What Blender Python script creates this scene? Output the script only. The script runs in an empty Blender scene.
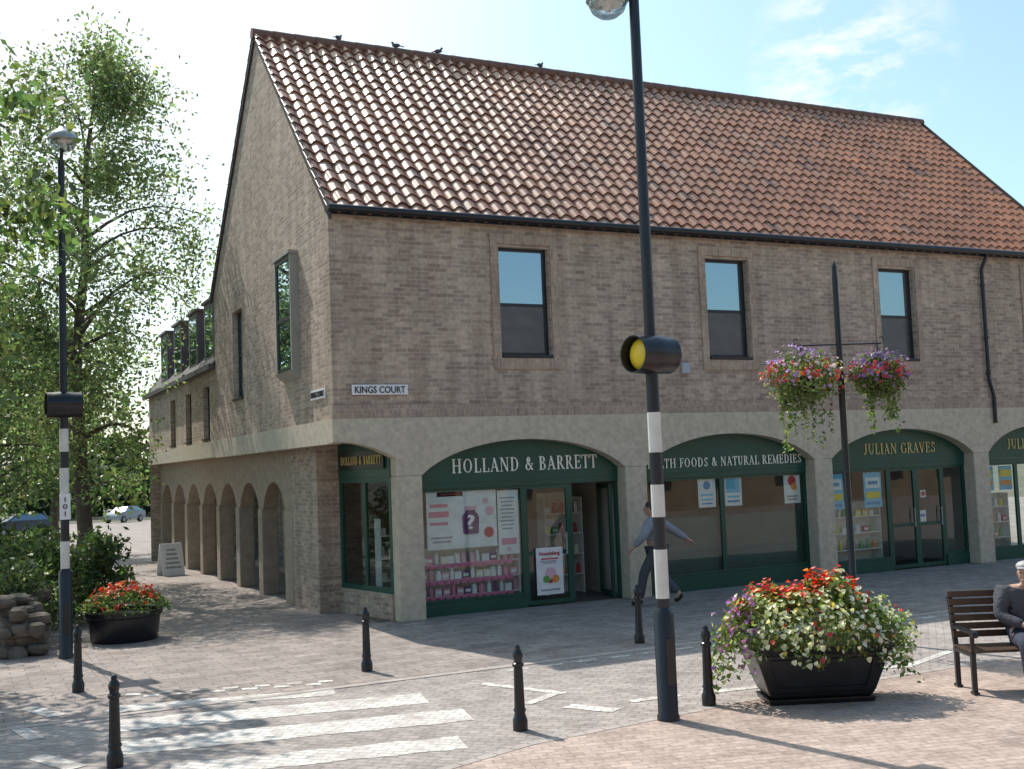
import bpy, math, random, numpy as np
from mathutils import Vector, Matrix
random.seed(7); RNG=np.random.default_rng(7)
scene=bpy.context.scene
coll=scene.collection

# ------------------------------------------------------------------ materials
def new_mat(name):
    m=bpy.data.materials.new(name); m.use_nodes=True
    nt=m.node_tree; b=nt.nodes["Principled BSDF"]
    return m,nt,b
def N(nt,t,**k):
    n=nt.nodes.new(t)
    for a,v in k.items(): setattr(n,a,v)
    return n
def rgba(c): return (c[0],c[1],c[2],1)
def objco(nt):
    return N(nt,'ShaderNodeTexCoord').outputs['Object']
def noise(nt,vec,scale,detail=4,rough=.6):
    n=N(nt,'ShaderNodeTexNoise'); n.inputs['Scale'].default_value=scale
    n.inputs['Detail'].default_value=detail; n.inputs['Roughness'].default_value=rough
    nt.links.new(vec,n.inputs['Vector']); return n.outputs['Fac']
def ramp(nt,fac,a,b,p0=.3,p1=.7):
    r=N(nt,'ShaderNodeValToRGB'); r.color_ramp.elements[0].position=p0; r.color_ramp.elements[1].position=p1
    r.color_ramp.elements[0].color=rgba(a); r.color_ramp.elements[1].color=rgba(b)
    nt.links.new(fac,r.inputs[0]); return r.outputs[0]
def mixc(nt,fac,a,b,mode='MIX'):
    m=N(nt,'ShaderNodeMix',data_type='RGBA',blend_type=mode)
    for s,v in ((m.inputs[0],fac),(m.inputs[6],a),(m.inputs[7],b)):
        if hasattr(v,'links') or hasattr(v,'is_linked'): nt.links.new(v,s)
        elif isinstance(v,(int,float)): s.default_value=v
        else: s.default_value=rgba(v)
    return m.outputs[2]
def bump(nt,b,h,strength=.3,dist=.01):
    n=N(nt,'ShaderNodeBump'); n.inputs['Strength'].default_value=strength; n.inputs['Distance'].default_value=dist
    nt.links.new(h,n.inputs['Height']); nt.links.new(n.outputs[0],b.inputs['Normal'])
def plain(name,c,rough=.6,var=.25,scale=6,metal=0,bumps=.1,spec=.5):
    m,nt,b=new_mat(name); co=objco(nt)
    f=noise(nt,co,scale,3)
    col=ramp(nt,f,[x*(1-var) for x in c],[min(1,x*(1+var)) for x in c])
    nt.links.new(col,b.inputs['Base Color']); b.inputs['Roughness'].default_value=rough
    b.inputs['Metallic'].default_value=metal; b.inputs['Specular IOR Level'].default_value=spec
    if bumps: bump(nt,b,noise(nt,co,scale*12,3),bumps,.004)
    return m
def wallvec(nt):
    co=objco(nt); s=N(nt,'ShaderNodeSeparateXYZ'); nt.links.new(co,s.inputs[0])
    a=N(nt,'ShaderNodeMath',operation='ADD'); nt.links.new(s.outputs[0],a.inputs[0]); nt.links.new(s.outputs[1],a.inputs[1])
    c=N(nt,'ShaderNodeCombineXYZ'); nt.links.new(a.outputs[0],c.inputs[0]); nt.links.new(s.outputs[2],c.inputs[1])
    return c.outputs[0],co
def bricknode(nt,v,c1,c2,mo,bw,bh,mort,off=.5,bias=0):
    t=N(nt,'ShaderNodeTexBrick'); nt.links.new(v,t.inputs['Vector']); t.offset=off
    t.inputs['Color1'].default_value=rgba(c1);t.inputs['Color2'].default_value=rgba(c2);t.inputs['Mortar'].default_value=rgba(mo)
    t.inputs['Scale'].default_value=1;t.inputs['Brick Width'].default_value=bw;t.inputs['Row Height'].default_value=bh
    t.inputs['Mortar Size'].default_value=mort;t.inputs['Mortar Smooth'].default_value=.2;t.inputs['Bias'].default_value=bias
    return t
def brickmat(name,c1,c2,mo,bw=.225,bh=.075,mort=.01,flat=False,off=.5,rough=.9,big=.25,bstr=.5,rot=0,streak=False):
    m,nt,b=new_mat(name)
    if flat:
        co=objco(nt); mp=N(nt,'ShaderNodeMapping'); mp.inputs['Rotation'].default_value[2]=rot; nt.links.new(co,mp.inputs[0]); v=mp.outputs[0]
    else: v,co=wallvec(nt)
    t=bricknode(nt,v,c1,c2,mo,bw,bh,mort,off)
    f=noise(nt,co,.55,4); f2=noise(nt,co,14,3)
    k=ramp(nt,f,[1-big]*3,[1+big]*3,.25,.75)
    col=mixc(nt,1.0,t.outputs[0],k,'MULTIPLY')
    k2=ramp(nt,f2,[.78]*3,[1.15]*3,.3,.7)
    col=mixc(nt,1.0,col,k2,'MULTIPLY')
    if streak:
        mp=N(nt,'ShaderNodeMapping'); mp.inputs['Scale'].default_value=(2.2,2.2,.18); nt.links.new(co,mp.inputs[0])
        k3=ramp(nt,noise(nt,mp.outputs[0],1.6,4),(.82,.80,.78),(1.12,1.12,1.12),.35,.65); col=mixc(nt,1.0,col,k3,'MULTIPLY')
    if flat:
        k3=ramp(nt,noise(nt,co,2.3,5,.7),(.8,.79,.78),(1.08,1.08,1.08),.38,.55); col=mixc(nt,1.0,col,k3,'MULTIPLY')
    nt.links.new(col,b.inputs['Base Color']); b.inputs['Roughness'].default_value=rough
    inv=N(nt,'ShaderNodeMath',operation='SUBTRACT'); inv.inputs[0].default_value=1; nt.links.new(t.outputs['Fac'],inv.inputs[1])
    ad=N(nt,'ShaderNodeMath',operation='MULTIPLY_ADD'); nt.links.new(f2,ad.inputs[0]); ad.inputs[1].default_value=.5; nt.links.new(inv.outputs[0],ad.inputs[2])
    bump(nt,b,ad.outputs[0],bstr,.008)
    return m
M={}
M['brick']=brickmat('brown_brick',(.54,.42,.315),(.32,.235,.18),(.45,.39,.325),streak=True,big=.13)
M['brick_soldier']=brickmat('soldier_brick',(.45,.335,.245),(.35,.255,.19),(.42,.36,.30),bw=.078,bh=.225)
M['concrete']=plain('aggregate_concrete',(.55,.475,.365),.9,.16,9,bumps=.6)
M['concrete_side']=plain('brown_concrete',(.39,.31,.23),.9,.16,6,bumps=.6)
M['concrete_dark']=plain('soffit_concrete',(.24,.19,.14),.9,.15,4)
M['paver_pink']=brickmat('pink_pavers',(.47,.36,.305),(.39,.295,.25),(.29,.23,.20),bw=.2,bh=.1,mort=.007,flat=True,big=.13,rot=.25)
M['paver_grey']=brickmat('grey_pavers',(.39,.34,.31),(.31,.265,.245),(.21,.18,.165),bw=.2,bh=.1,mort=.007,flat=True,big=.14,rot=0.8)
M['paver_far']=brickmat('walk_pavers',(.34,.285,.255),(.26,.215,.195),(.18,.155,.145),bw=.4,bh=.2,mort=.01,flat=True,big=.18,rot=0)
M['kerb']=plain('kerb_stone',(.40,.345,.31),.9,.2,3)
def paintmat():
    m,nt,b=new_mat('worn_white_paint'); co=objco(nt)
    mp=N(nt,'ShaderNodeMapping'); mp.inputs['Rotation'].default_value[2]=.8; nt.links.new(co,mp.inputs[0])
    t=bricknode(nt,mp.outputs[0],(1,1,1),(.85,.85,.85),(0,0,0),.2,.1,.010)
    f=noise(nt,co,2.6,8,.78)
    worn=ramp(nt,f,(0,0,0),(1,1,1),.38,.58)
    fac=mixc(nt,1.0,worn,t.outputs[0],'MULTIPLY')
    col=mixc(nt,fac,(.37,.32,.29),(.74,.72,.67))
    nt.links.new(col,b.inputs['Base Color']); b.inputs['Roughness'].default_value=.85; bump(nt,b,fac,.3,.004); return m
M['paint']=paintmat()
def groundmat():
    m,nt,b=new_mat('ground_soil'); co=objco(nt)
    c=ramp(nt,noise(nt,co,.15,6),(.06,.075,.04),(.16,.14,.11),.35,.65)
    nt.links.new(c,b.inputs['Base Color']); b.inputs['Roughness'].default_value=1; return m
M['ground']=groundmat()
M['black']=plain('black_gloss_paint',(.012,.013,.017),.3,.3,5,bumps=.05)
M['bluepost']=plain('blue_black_paint',(.013,.016,.024),.35,.3,3,bumps=.05)
M['whitep']=plain('white_band_paint',(.66,.65,.61),.5,.12,5,bumps=.05)
M['yellow']=plain('amber_plastic',(.8,.58,.03),.35,.05,5,bumps=0)
M['grey']=plain('galvanised_grey',(.35,.36,.37),.4,.1,5,metal=.4)
M['frame']=plain('dark_window_frame',(.02,.022,.026),.35,.2,5,bumps=0)
M['green']=plain('dark_green_shopfront_paint',(.008,.075,.052),.35,.15,2,bumps=.03)
M['greend']=plain('green_door_paint',(.010,.062,.045),.5,.25,2,bumps=.03)
M['cream']=plain('cream_letter',(.88,.86,.76),.5,.03,5,bumps=0)
M['gold']=plain('gold_letter',(.62,.48,.18),.4,.05,5,bumps=0)
M['white']=plain('white_card',(.82,.82,.82),.6,.03,5,bumps=0)
M['blackl']=plain('black_letter',(.02,.02,.02),.5,.03,5,bumps=0)
M['interior']=plain('shop_interior_wall',(.42,.39,.33),.8,.1,2,bumps=0)
M['floor']=plain('shop_floor',(.12,.10,.085),.5,.1,2,bumps=0)
M['darkint']=plain('dark_interior',(.03,.03,.035),.8,.3,2,bumps=0)
M['wood']=plain('dark_bench_wood',(.075,.042,.026),.5,.35,7,bumps=.2)
M['bark']=plain('bark',(.11,.09,.07),.95,.45,5,bumps=.8)
M['rock']=plain('rock',(.15,.125,.10),.95,.4,3,bumps=.9)
M['skin']=plain('skin',(.48,.29,.21),.55,.08,10,bumps=0)
M['slate']=plain('slate_roof',(.10,.085,.085),.7,.25,2)
M['oroof']=plain('opposite_tiles',(.045,.036,.034),.9,.3,1)
M['stucco']=plain('opposite_brick',(.30,.22,.155),.9,.2,1)
M['lead']=plain('verge_dark',(.06,.045,.04),.8,.2,4)
M['soil']=plain('soil',(.04,.03,.02),1,.3,8)
M['surround']=plain('grey_beige_panel',(.36,.35,.31),.7,.1,4)
def c_(name,c,r=.6):
    if name not in M: M[name]=plain(name,c,r,.1,5,bumps=0)
    return M[name]
def tilemat():
    m,nt,b=new_mat('clay_pantiles'); a=N(nt,'ShaderNodeAttribute'); a.attribute_name='Col'; co=objco(nt)
    k=ramp(nt,noise(nt,co,.5,5),(.74,.72,.73),(1.13,1.11,1.08),.3,.7)
    col=mixc(nt,1.0,a.outputs['Color'],k,'MULTIPLY')
    k2=ramp(nt,noise(nt,co,18,3),(.78,.78,.78),(1.12,1.12,1.12),.3,.7)
    col=mixc(nt,1.0,col,k2,'MULTIPLY')
    nt.links.new(col,b.inputs['Base Color']); b.inputs['Roughness'].default_value=.33
    b.inputs['Specular IOR Level'].default_value=.7
    bump(nt,b,noise(nt,co,60,2),.12,.003); return m
M['tile']=tilemat()
def leafmat(name,trans=.35,rough=.5,tint=(1.6,1.7,.9)):
    m,nt,b=new_mat(name); a=N(nt,'ShaderNodeAttribute'); a.attribute_name='Col'
    nt.links.new(a.outputs['Color'],b.inputs['Base Color']); b.inputs['Roughness'].default_value=rough
    t=N(nt,'ShaderNodeBsdfTranslucent'); col=mixc(nt,1.0,a.outputs['Color'],tint,'MULTIPLY'); nt.links.new(col,t.inputs[0])
    mx=N(nt,'ShaderNodeMixShader'); mx.inputs[0].default_value=trans
    nt.links.new(b.outputs[0],mx.inputs[1]); nt.links.new(t.outputs[0],mx.inputs[2])
    nt.links.new(mx.outputs[0],nt.nodes['Material Output'].inputs[0]); return m
M['leaf']=leafmat('leaves',.47,.42,(1.7,1.85,1.15))
M['petal']=leafmat('petals',.3)
def glassmat(name,tint,refl,transp,fr=.5):
    m,nt,b=new_mat(name); out=nt.nodes['Material Output']
    g=N(nt,'ShaderNodeBsdfGlossy'); g.inputs['Roughness'].default_value=.01; g.inputs[0].default_value=(.72,.88,1,1) if not transp else (.9,.96,1,1)
    lw=N(nt,'ShaderNodeLayerWeight'); lw.inputs[0].default_value=.35
    ma=N(nt,'ShaderNodeMath',operation='MULTIPLY_ADD'); nt.links.new(lw.outputs['Fresnel'],ma.inputs[0]); ma.inputs[1].default_value=fr; ma.inputs[2].default_value=refl
    mx=N(nt,'ShaderNodeMixShader'); nt.links.new(ma.outputs[0],mx.inputs[0])
    if transp:
        t=N(nt,'ShaderNodeBsdfTransparent'); t.inputs[0].default_value=rgba(tint); nt.links.new(t.outputs[0],mx.inputs[1])
    else:
        b.inputs['Base Color'].default_value=rgba(tint); b.inputs['Roughness'].default_value=.4; nt.links.new(b.outputs[0],mx.inputs[1])
    nt.links.new(g.outputs[0],mx.inputs[2]); nt.links.new(mx.outputs[0],out.inputs[0])
    co=objco(nt); bp=N(nt,'ShaderNodeBump'); bp.inputs['Strength'].default_value=.06; bp.inputs['Distance'].default_value=.02
    nt.links.new(noise(nt,co,1.3,2),bp.inputs['Height']); nt.links.new(bp.outputs[0],g.inputs['Normal'])
    return m
M['glass_up']=glassmat('upper_window_glass',(.02,.025,.03),.34,False)
M['glass']=glassmat('shop_glass',(.88,.95,.92),.055,True,.35)
M['bowl']=glassmat('lantern_bowl',(.8,.85,.85),.25,True)

# ------------------------------------------------------------------ mesh builder
class MB:
    def __init__(s): s.v=[];s.f=[];s.mi=[];s.M=Matrix.Identity(4);s.cur=0
    def add(s,vs,fs):
        o=len(s.v)
        for p in vs: s.v.append(tuple(s.M@Vector(p)))
        for f in fs: s.f.append([i+o for i in f]); s.mi.append(s.cur)
    def box(s,x0,x1,y0,y1,z0,z1):
        s.add([(x0,y0,z0),(x1,y0,z0),(x1,y1,z0),(x0,y1,z0),(x0,y0,z1),(x1,y0,z1),(x1,y1,z1),(x0,y1,z1)],
              [(0,3,2,1),(4,5,6,7),(0,1,5,4),(1,2,6,5),(2,3,7,6),(3,0,4,7)])
    def prism(s,poly,z0,z1):
        n=len(poly); vs=[(a,b,z0) for a,b in poly]+[(a,b,z1) for a,b in poly]
        s.add(vs,[list(range(n))[::-1],list(range(n,2*n))]+[(i,(i+1)%n,(i+1)%n+n,i+n) for i in range(n)])
    def cyl(s,p0,p1,r0,r1=None,n=12,cap=True):
        r1=r0 if r1 is None else r1
        p0=Vector(p0);p1=Vector(p1);d=(p1-p0).normalized()
        a=d.orthogonal().normalized();b=d.cross(a)
        vs=[];fs=[]
        for p,r in((p0,r0),(p1,r1)):
            for i in range(n):
                t=2*math.pi*i/n; vs.append(tuple(p+a*math.cos(t)*r+b*math.sin(t)*r))
        fs=[(i,(i+1)%n,(i+1)%n+n,i+n) for i in range(n)]
        if cap: fs+=[list(range(n))[::-1],list(range(n,2*n))]
        s.add(vs,fs)
    def lathe(s,c,prof,n=20):
        c=Vector(c);vs=[];fs=[]
        for r,z in prof:
            for i in range(n):
                t=2*math.pi*i/n; vs.append((c.x+r*math.cos(t),c.y+r*math.sin(t),c.z+z))
        for k in range(len(prof)-1):
            for i in range(n):
                j=(i+1)%n; fs.append((k*n+i,k*n+j,(k+1)*n+j,(k+1)*n+i))
        fs.append(list(range(n))[::-1]); fs.append([(len(prof)-1)*n+i for i in range(n)])
        s.add(vs,fs)
    def ball(s,c,rx,ry=None,rz=None,n=14):
        ry=rx if ry is None else ry; rz=rx if rz is None else rz
        m=n//2+2; vs=[];fs=[]
        for k in range(m+1):
            ph=math.pi*k/m
            for i in range(n):
                t=2*math.pi*i/n; vs.append((c[0]+rx*math.sin(ph)*math.cos(t)+0,c[1]+ry*math.sin(ph)*math.sin(t),c[2]+rz*math.cos(ph)))
        for k in range(m):
            for i in range(n):
                j=(i+1)%n; fs.append((k*n+i,(k+1)*n+i,(k+1)*n+j,k*n+j))
        s.add(vs,fs)
    def obj(s,name,mats,parent=None,smooth=False,bevel=0,label=None,loc=None):
        me=bpy.data.meshes.new(name); me.from_pydata(s.v,[],s.f); 
        if not isinstance(mats,(list,tuple)): mats=[mats]
        for m in mats: me.materials.append(m)
        me.polygons.foreach_set('material_index',s.mi)
        if smooth: 
            me.polygons.foreach_set('use_smooth',[True]*len(me.polygons))
        me.update()
        o=bpy.data.objects.new(name,me); coll.objects.link(o)
        if smooth:
            e=o.modifiers.new('es','EDGE_SPLIT'); e.split_angle=math.radians(38)
        if bevel:
            b=o.modifiers.new('bv','BEVEL'); b.width=bevel; b.segments=2; b.limit_method='ANGLE'
        if parent: o.parent=parent
        if loc: o.location=loc
        if label: o['label']=label
        return o
def thing(name,label,cat,loc=(0,0,0),rot=0,group=None):
    e=bpy.data.objects.new(name,None); coll.objects.link(e); e.location=loc; e.rotation_euler[2]=rot
    e.empty_display_size=.2
    e['label']=label; e['category']=cat
    if group: e['group']=group
    return e
def tag(o,label,cat,group=None):
    o['label']=label;o['category']=cat
    if group:o['group']=group
    return o
def clone(e,loc,rot=0,label=None):
    c=e.copy(); coll.objects.link(c); c.location=loc; c.rotation_euler[2]=rot
    if label: c['label']=label
    for ch in e.children:
        k=ch.copy(); coll.objects.link(k); k.parent=c
        for g in ch.children:
            q=g.copy(); coll.objects.link(q); q.parent=k
    return c
def text(name,s,w,h,mat,parent,loc,rotz=0,thick=.012,bold=.0):
    cu=bpy.data.curves.new(name,'FONT'); cu.body=s; cu.align_x='CENTER'; cu.align_y='CENTER'; cu.size=1; cu.offset=bold; cu.resolution_u=3
    t=bpy.data.objects.new(name,cu); coll.objects.link(t)
    bpy.context.view_layer.update()
    dg=bpy.context.evaluated_depsgraph_get()
    me=bpy.data.meshes.new_from_object(t.evaluated_get(dg))
    bpy.data.objects.remove(t)
    co=np.zeros(len(me.vertices)*3); me.vertices.foreach_get('co',co); co=co.reshape(-1,3)
    mn=co.min(0);mx=co.max(0); c=(mn+mx)/2
    out=np.zeros_like(co); out[:,0]=(co[:,0]-c[0])/(mx[0]-mn[0])*w; out[:,2]=(co[:,1]-c[1])/(mx[1]-mn[1])*h; out[:,1]=0
    me.vertices.foreach_set('co',out.ravel()); me.materials.clear(); me.materials.append(mat); me.update()
    o=bpy.data.objects.new(name,me); coll.objects.link(o); o.parent=parent; o.location=loc; o.rotation_euler[2]=rotz
    sm=o.modifiers.new('s','SOLIDIFY'); sm.thickness=thick; sm.offset=0
    return o
# hand made roman capitals with serifs
TK,TN=.155,.065
def st(x): return [('L',x,0,x,1,TK),('S',x,.0,.32),('S',x,1,.32)]
def hz(y,a,b): return [('L',a,y-(.03 if y==1 else -.03 if y==0 else 0),b,y-(.03 if y==1 else -.03 if y==0 else 0),TN)]
GL={
'A':(.80,[('L',.13,0,.40,1,TN),('L',.38,1,.67,0,TK)]+hz(.33,.22,.58)+[('S',.13,0,.26),('S',.67,0,.30)]),
'B':(.72,st(.2)+hz(1,.2,.36)+hz(.52,.2,.36)+hz(0,.2,.38)+[('C',.35,.755,.24,.235,-90,90),('C',.37,.265,.28,.255,-90,90)]),
'C':(.80,[('C',.45,.5,.38,.49,48,312),('L',.72,.68,.72,.97,TN),('L',.73,.10,.73,.3,TN*.8)]),
'D':(.84,st(.2)+hz(1,.2,.36)+hz(0,.2,.36)+[('C',.35,.5,.40,.49,-90,90)]),
'E':(.70,st(.2)+hz(1,.2,.6)+hz(.52,.2,.5)+hz(0,.2,.62)+[('L',.6,.76,.6,1,TN),('L',.62,0,.62,.26,TN),('L',.5,.4,.5,.64,TN)]),
'F':(.66,st(.2)+hz(1,.2,.6)+hz(.5,.2,.5)+[('L',.6,.74,.6,1,TN),('L',.5,.38,.5,.62,TN)]),
'G':(.86,[('C',.45,.5,.38,.49,48,312),('L',.72,.68,.72,.97,TN),('L',.74,.06,.74,.42,TK),('S',.74,.42,.3)]),
'H':(.90,st(.2)+st(.7)+hz(.52,.2,.7)),
'I':(.40,st(.2)),
'J':(.52,[('L',.33,.2,.33,1,TK),('S',.33,1,.32),('C',.17,.2,.17,.22,190,360)]),
'L':(.66,st(.2)+hz(0,.2,.6)+[('L',.6,0,.6,.28,TN)]),
'M':(1.04,[('L',.16,0,.16,1,TN),('L',.17,1,.51,.04,TK),('L',.51,.04,.85,1,TN),('L',.87,0,.87,1,TK),('S',.16,0,.26),('S',.87,0,.32),('S',.13,1,.2),('S',.9,1,.24)]),
'N':(.88,[('L',.17,0,.17,1,TN),('L',.19,1,.71,0,TK),('L',.71,0,.71,1,TN),('S',.17,0,.26),('S',.12,1,.2),('S',.71,1,.26)]),
'O':(.92,[('C',.46,.5,.38,.49,0,360)]),
'R':(.78,st(.2)+hz(1,.2,.36)+hz(.5,.2,.36)+[('C',.35,.75,.25,.245,-90,90),('L',.38,.5,.68,0,TK),('S',.70,0,.22)]),
'S':(.64,[('C',.32,.745,.2,.24,35,270,1),('C',.32,.255,.23,.24,-145,90,1),('L',.52,.72,.52,.95,TN),('L',.09,.05,.09,.3,TN)]),
'T':(.72,[('L',.36,0,.36,1,TK),('S',.36,0,.32)]+hz(1,.04,.68)+[('L',.05,.74,.05,1,TN),('L',.67,.74,.67,1,TN)]),
'U':(.86,[('L',.2,.32,.2,1,TK),('L',.69,.32,.69,1,TN),('C',.445,.33,.245,.33,180,360),('S',.2,1,.32),('S',.69,1,.26)]),
'V':(.80,[('L',.12,1,.40,0,TK),('L',.40,0,.66,1,TN),('S',.12,1,.3),('S',.66,1,.26)]),
'&':(.86,[('C',.38,.76,.17,.22,0,360),('L',.26,.66,.74,.02,TK),('C',.34,.27,.26,.26,80,335),('L',.56,.12,.72,.45,TN),('S',.72,.46,.22)]),
}
def serif(name,s,w,h,mat,parent,loc,rotz=0):
    adv=0; q=[]
    for ch in s:
        if ch==' ': adv+=.42; continue
        W,pr=GL[ch]
        for p in pr: q.append((adv,p))
        adv+=W+.06
    k=w/adv; m=MB(); n=0
    def P(x,z): return ((x)*k-w/2,-.0003*(n%40),(z-.5)*h)
    for ox,p in q:
        n+=1
        if p[0]=='L':
            _,x0,y0,x1,y1,t=p
            if abs(y1-y0)<1e-6: m.add([P(ox+x0,y0-t/2),P(ox+x1,y0-t/2),P(ox+x1,y0+t/2),P(ox+x0,y0+t/2)],[(0,1,2,3)])
            else: m.add([P(ox+x0-t/2,y0),P(ox+x0+t/2,y0),P(ox+x1+t/2,y1),P(ox+x1-t/2,y1)],[(0,1,2,3)])
        elif p[0]=='S':
            _,x,y,ww=p; y0,y1=(y,y+.05) if y<.9 else (y-.05,y)
            m.add([P(ox+x-ww/2,y0),P(ox+x+ww/2,y0),P(ox+x+ww/2,y1),P(ox+x-ww/2,y1)],[(0,1,2,3)])
        else:
            cx,cy,rx,ry,a0,a1=p[1:7]; inv=len(p)>7; st_=max(6,int(abs(a1-a0)/15)); vs=[];fs=[]
            for i in range(st_+1):
                a=math.radians(a0+(a1-a0)*i/st_); c,s_=math.cos(a),math.sin(a)
                t=(.105 if inv else TN+(TK-TN)*abs(c)**1.3)
                vs+=[P(ox+cx+rx*c,cy+ry*s_),P(ox+cx+(rx-t)*c,cy+(ry-min(t,.11 if inv else .07))*s_)]
                if i: fs.append((2*i-2,2*i-1,2*i+1,2*i))
            m.add(vs,fs)
    o=m.obj(name,mat,parent,loc=loc); o.rotation_euler[2]=rotz
    sm=o.modifiers.new('s','SOLIDIFY'); sm.thickness=.008; sm.offset=0
    return o

# ------------------------------------------------------------------ ground
def gz(y): return 0 if y<20 else -.0145*(min(y,95)-20)
def sheet(name,rect,z,mat):
    m=MB()
    x0,x1,y0,y1=rect
    ys=[y for y in sorted(set([y0,20,50,95,y1])) if y0<=y<=y1]
    vs=[];fs=[]
    for y in ys: vs+= [(x0,y,z+gz(y)),(x1,y,z+gz(y))]
    for i in range(len(ys)-1): fs.append((2*i,2*i+1,2*i+3,2*i+2))
    m.add(vs,fs); o=m.obj(name,mat); o['kind']='structure'; return o
def polysheet(name,poly,z,mat):
    m=MB(); m.add([(a,b,z) for a,b in poly],[list(range(len(poly)))]); o=m.obj(name,mat); o['kind']='structure'; return o
sheet('ground',(-600,600,-300,900),-.012,M['ground'])
sheet('pavement',(-3.9,45,-5.0,95),0.0,M['paver_far'])
sheet('pavement',(-30,-3.904,-5.0,20),0.0,M['paver_far'])
polysheet('road',[(-40,-9.6),(-2,-9.15),(-.98,-8.78),(2,-8.42),(8,-8.36),(60,-8.36),(60,-5.0),(-40,-5.0)],0.0,M['paver_grey'])
polysheet('pavement',[(-40,-60),(60,-60),(60,-8.364),(8,-8.364),(2,-8.424),(-.98,-8.784),(-2,-9.154),(-40,-9.604)],0.0,M['paver_pink'])
def strip(m,pts,w,z0,z1):
    for (a,b) in zip(pts[:-1],pts[1:]):
        a=Vector(a);b=Vector(b);d=(b-a).normalized();n=Vector((-d.y,d.x))*w/2
        m.prism([tuple(a-n),tuple(b-n),tuple(b+n),tuple(a+n)],z0,z1)
m=MB(); x=-30
while x<45:
    m.box(x+.004,x+.91,-5.06,-4.94,-.01,.010); x+=.914
o=m.obj('kerb',M['kerb'],bevel=.005); o['kind']='structure'
m=MB()
def kerbline(m,pts):
    for a,b in zip(pts[:-1],pts[1:]):
        a=Vector(a);b=Vector(b);L=(b-a).length;n=max(1,round(L/.22))
        for i in range(n):
            p=a.lerp(b,(i+.03)/n);q=a.lerp(b,(i+.97)/n); strip(m,[p,q],.10,-.01,.004)
kerbline(m,[(-20,-9.38),(-2,-9.15),(-.98,-8.78),(2,-8.42),(8,-8.36),(30,-8.36)])
o=m.obj('kerb',M['kerb']); o['kind']='structure'
zst=[((-4.15,-4.60),(-1.70,-5.20),.40),((-4.2,-5.55),(-.97,-6.2),.60),((-4.3,-6.62),(-.92,-7.28),.62),((-4.0,-7.80),(-1.45,-8.35),.5)]
for a,b,w in zst:
    a=Vector(a);b=Vector(b);d=(b-a).normalized();n=Vector((-d.y,d.x))
    k=24; up=[];lo=[]
    for i in range(k+1):
        p=a.lerp(b,i/k)
        up.append(tuple(p+n*(w/2+random.uniform(-.025,.02)))); lo.append(tuple(p-n*(w/2+random.uniform(-.025,.02))))
    polysheet('road_marking',lo+up[::-1],.004,M['paint'])
m=MB()
def mark(m,a,b,w):
    a=Vector(a);b=Vector(b);d=(b-a).normalized();n=Vector((-d.y,d.x))*w/2
    m.add([(*(a-n),.005),(*(b-n),.005),(*(b+n),.005),(*(a+n),.005)],[(0,1,2,3)])
for row in (0,.16):
    for i in range(13):
        a=Vector((-3.85,-3.80-row)); d=Vector((2.35,-.72))/13
        if (i+(row>0))%2==0: mark(m,a+d*i,a+d*(i+.95),.12)
for i in range(16): mark(m,(.5+i*.5,-5.28),(.5+i*.5+.3,-5.28),.1)
mark(m,(-.1,-5.85),(.4,-6.95),.13); mark(m,(.1,-7.55),(.4,-8.05),.2); mark(m,(.3,-6.9),(-.2,-7.2),.12)
mark(m,(.75,-7.75),(1.35,-7.8),.14); mark(m,(1.6,-7.85),(2.3,-7.95),.14); mark(m,(2.6,-8.0),(3.6,-7.6),.12)
mark(m,(3.6,-7.6),(4.4,-8.05),.12); mark(m,(4.4,-8.05),(5.6,-7.6),.12)
mark(m,(-4.92,-3.9),(-4.66,-4.6),.2); mark(m,(-5.0,-6.5),(-4.7,-7.2),.2); mark(m,(-5.1,-4.9),(-4.95,-5.7),.16)
m.obj('road_marking',M['paint'])['kind']='structure'

# ------------------------------------------------------------------ main building
S=4.5425;X0=1.2817;HE=7.05;HR=11.70;D=9.32;XR=18.66;L=3.45
B=thing('brick_building','two storey brown brick building with arched arcade and pantile roof','building')
def wall_open(m,u0,u1,z0,z1,ops,th,mp):
    us=sorted(set([u0,u1]+[o[0] for o in ops]+[o[1] for o in ops])); zs=sorted(set([z0,z1]+[o[2] for o in ops]+[o[3] for o in ops]))
    for a,b in zip(us[:-1],us[1:]):
        for c,d in zip(zs[:-1],zs[1:]):
            if any(o[0]<=a+1e-6 and b<=o[1]+1e-6 and o[2]<=c+1e-6 and d<=o[3]+1e-6 for o in ops): continue
            m.add([mp(a,c,0),mp(b,c,0),mp(b,d,0),mp(a,d,0)],[(0,1,2,3)])
    for a,b,c,d in ops:
        m.add([mp(a,c,0),mp(b,c,0),mp(b,d,0),mp(a,d,0),mp(a,c,th),mp(b,c,th),mp(b,d,th),mp(a,d,th)],[(0,4,5,1),(1,5,6,2),(2,6,7,3),(3,7,4,0)])
fw=[(X0+(k+.5)*S+.12-.51,X0+(k+.5)*S+.12+.51,4.55,6.52) for k in range(4)]
m=MB(); wall_open(m,0,XR,L,HE,fw,.25,lambda u,z,d:(u,d,z))
so=[(6.42,7.37,4.3,6.25)]
wall_open(m,0,D,L,HE,so,.25,lambda u,z,d:(d,u,z))
m.add([(0,0,HE),(0,D,HE),(0,D/2,HR)],[(0,1,2)]); m.add([(XR,0,L),(XR,D,L),(XR,D,HE),(XR,0,HE)],[(0,1,2,3)]); m.add([(XR,0,HE),(XR,D,HE),(XR,D/2,HR)],[(0,1,2)])
m.add([(0,D,L),(XR,D,L),(XR,D,HE),(0,D,HE)],[(0,1,2,3)])
m.obj('wall',M['brick'],B)
m=MB(); m.box(-.025,XR,-.03,0.0-.001,L+.002,L+.23); m.obj('brick_band',M['brick_soldier'],B)
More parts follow.
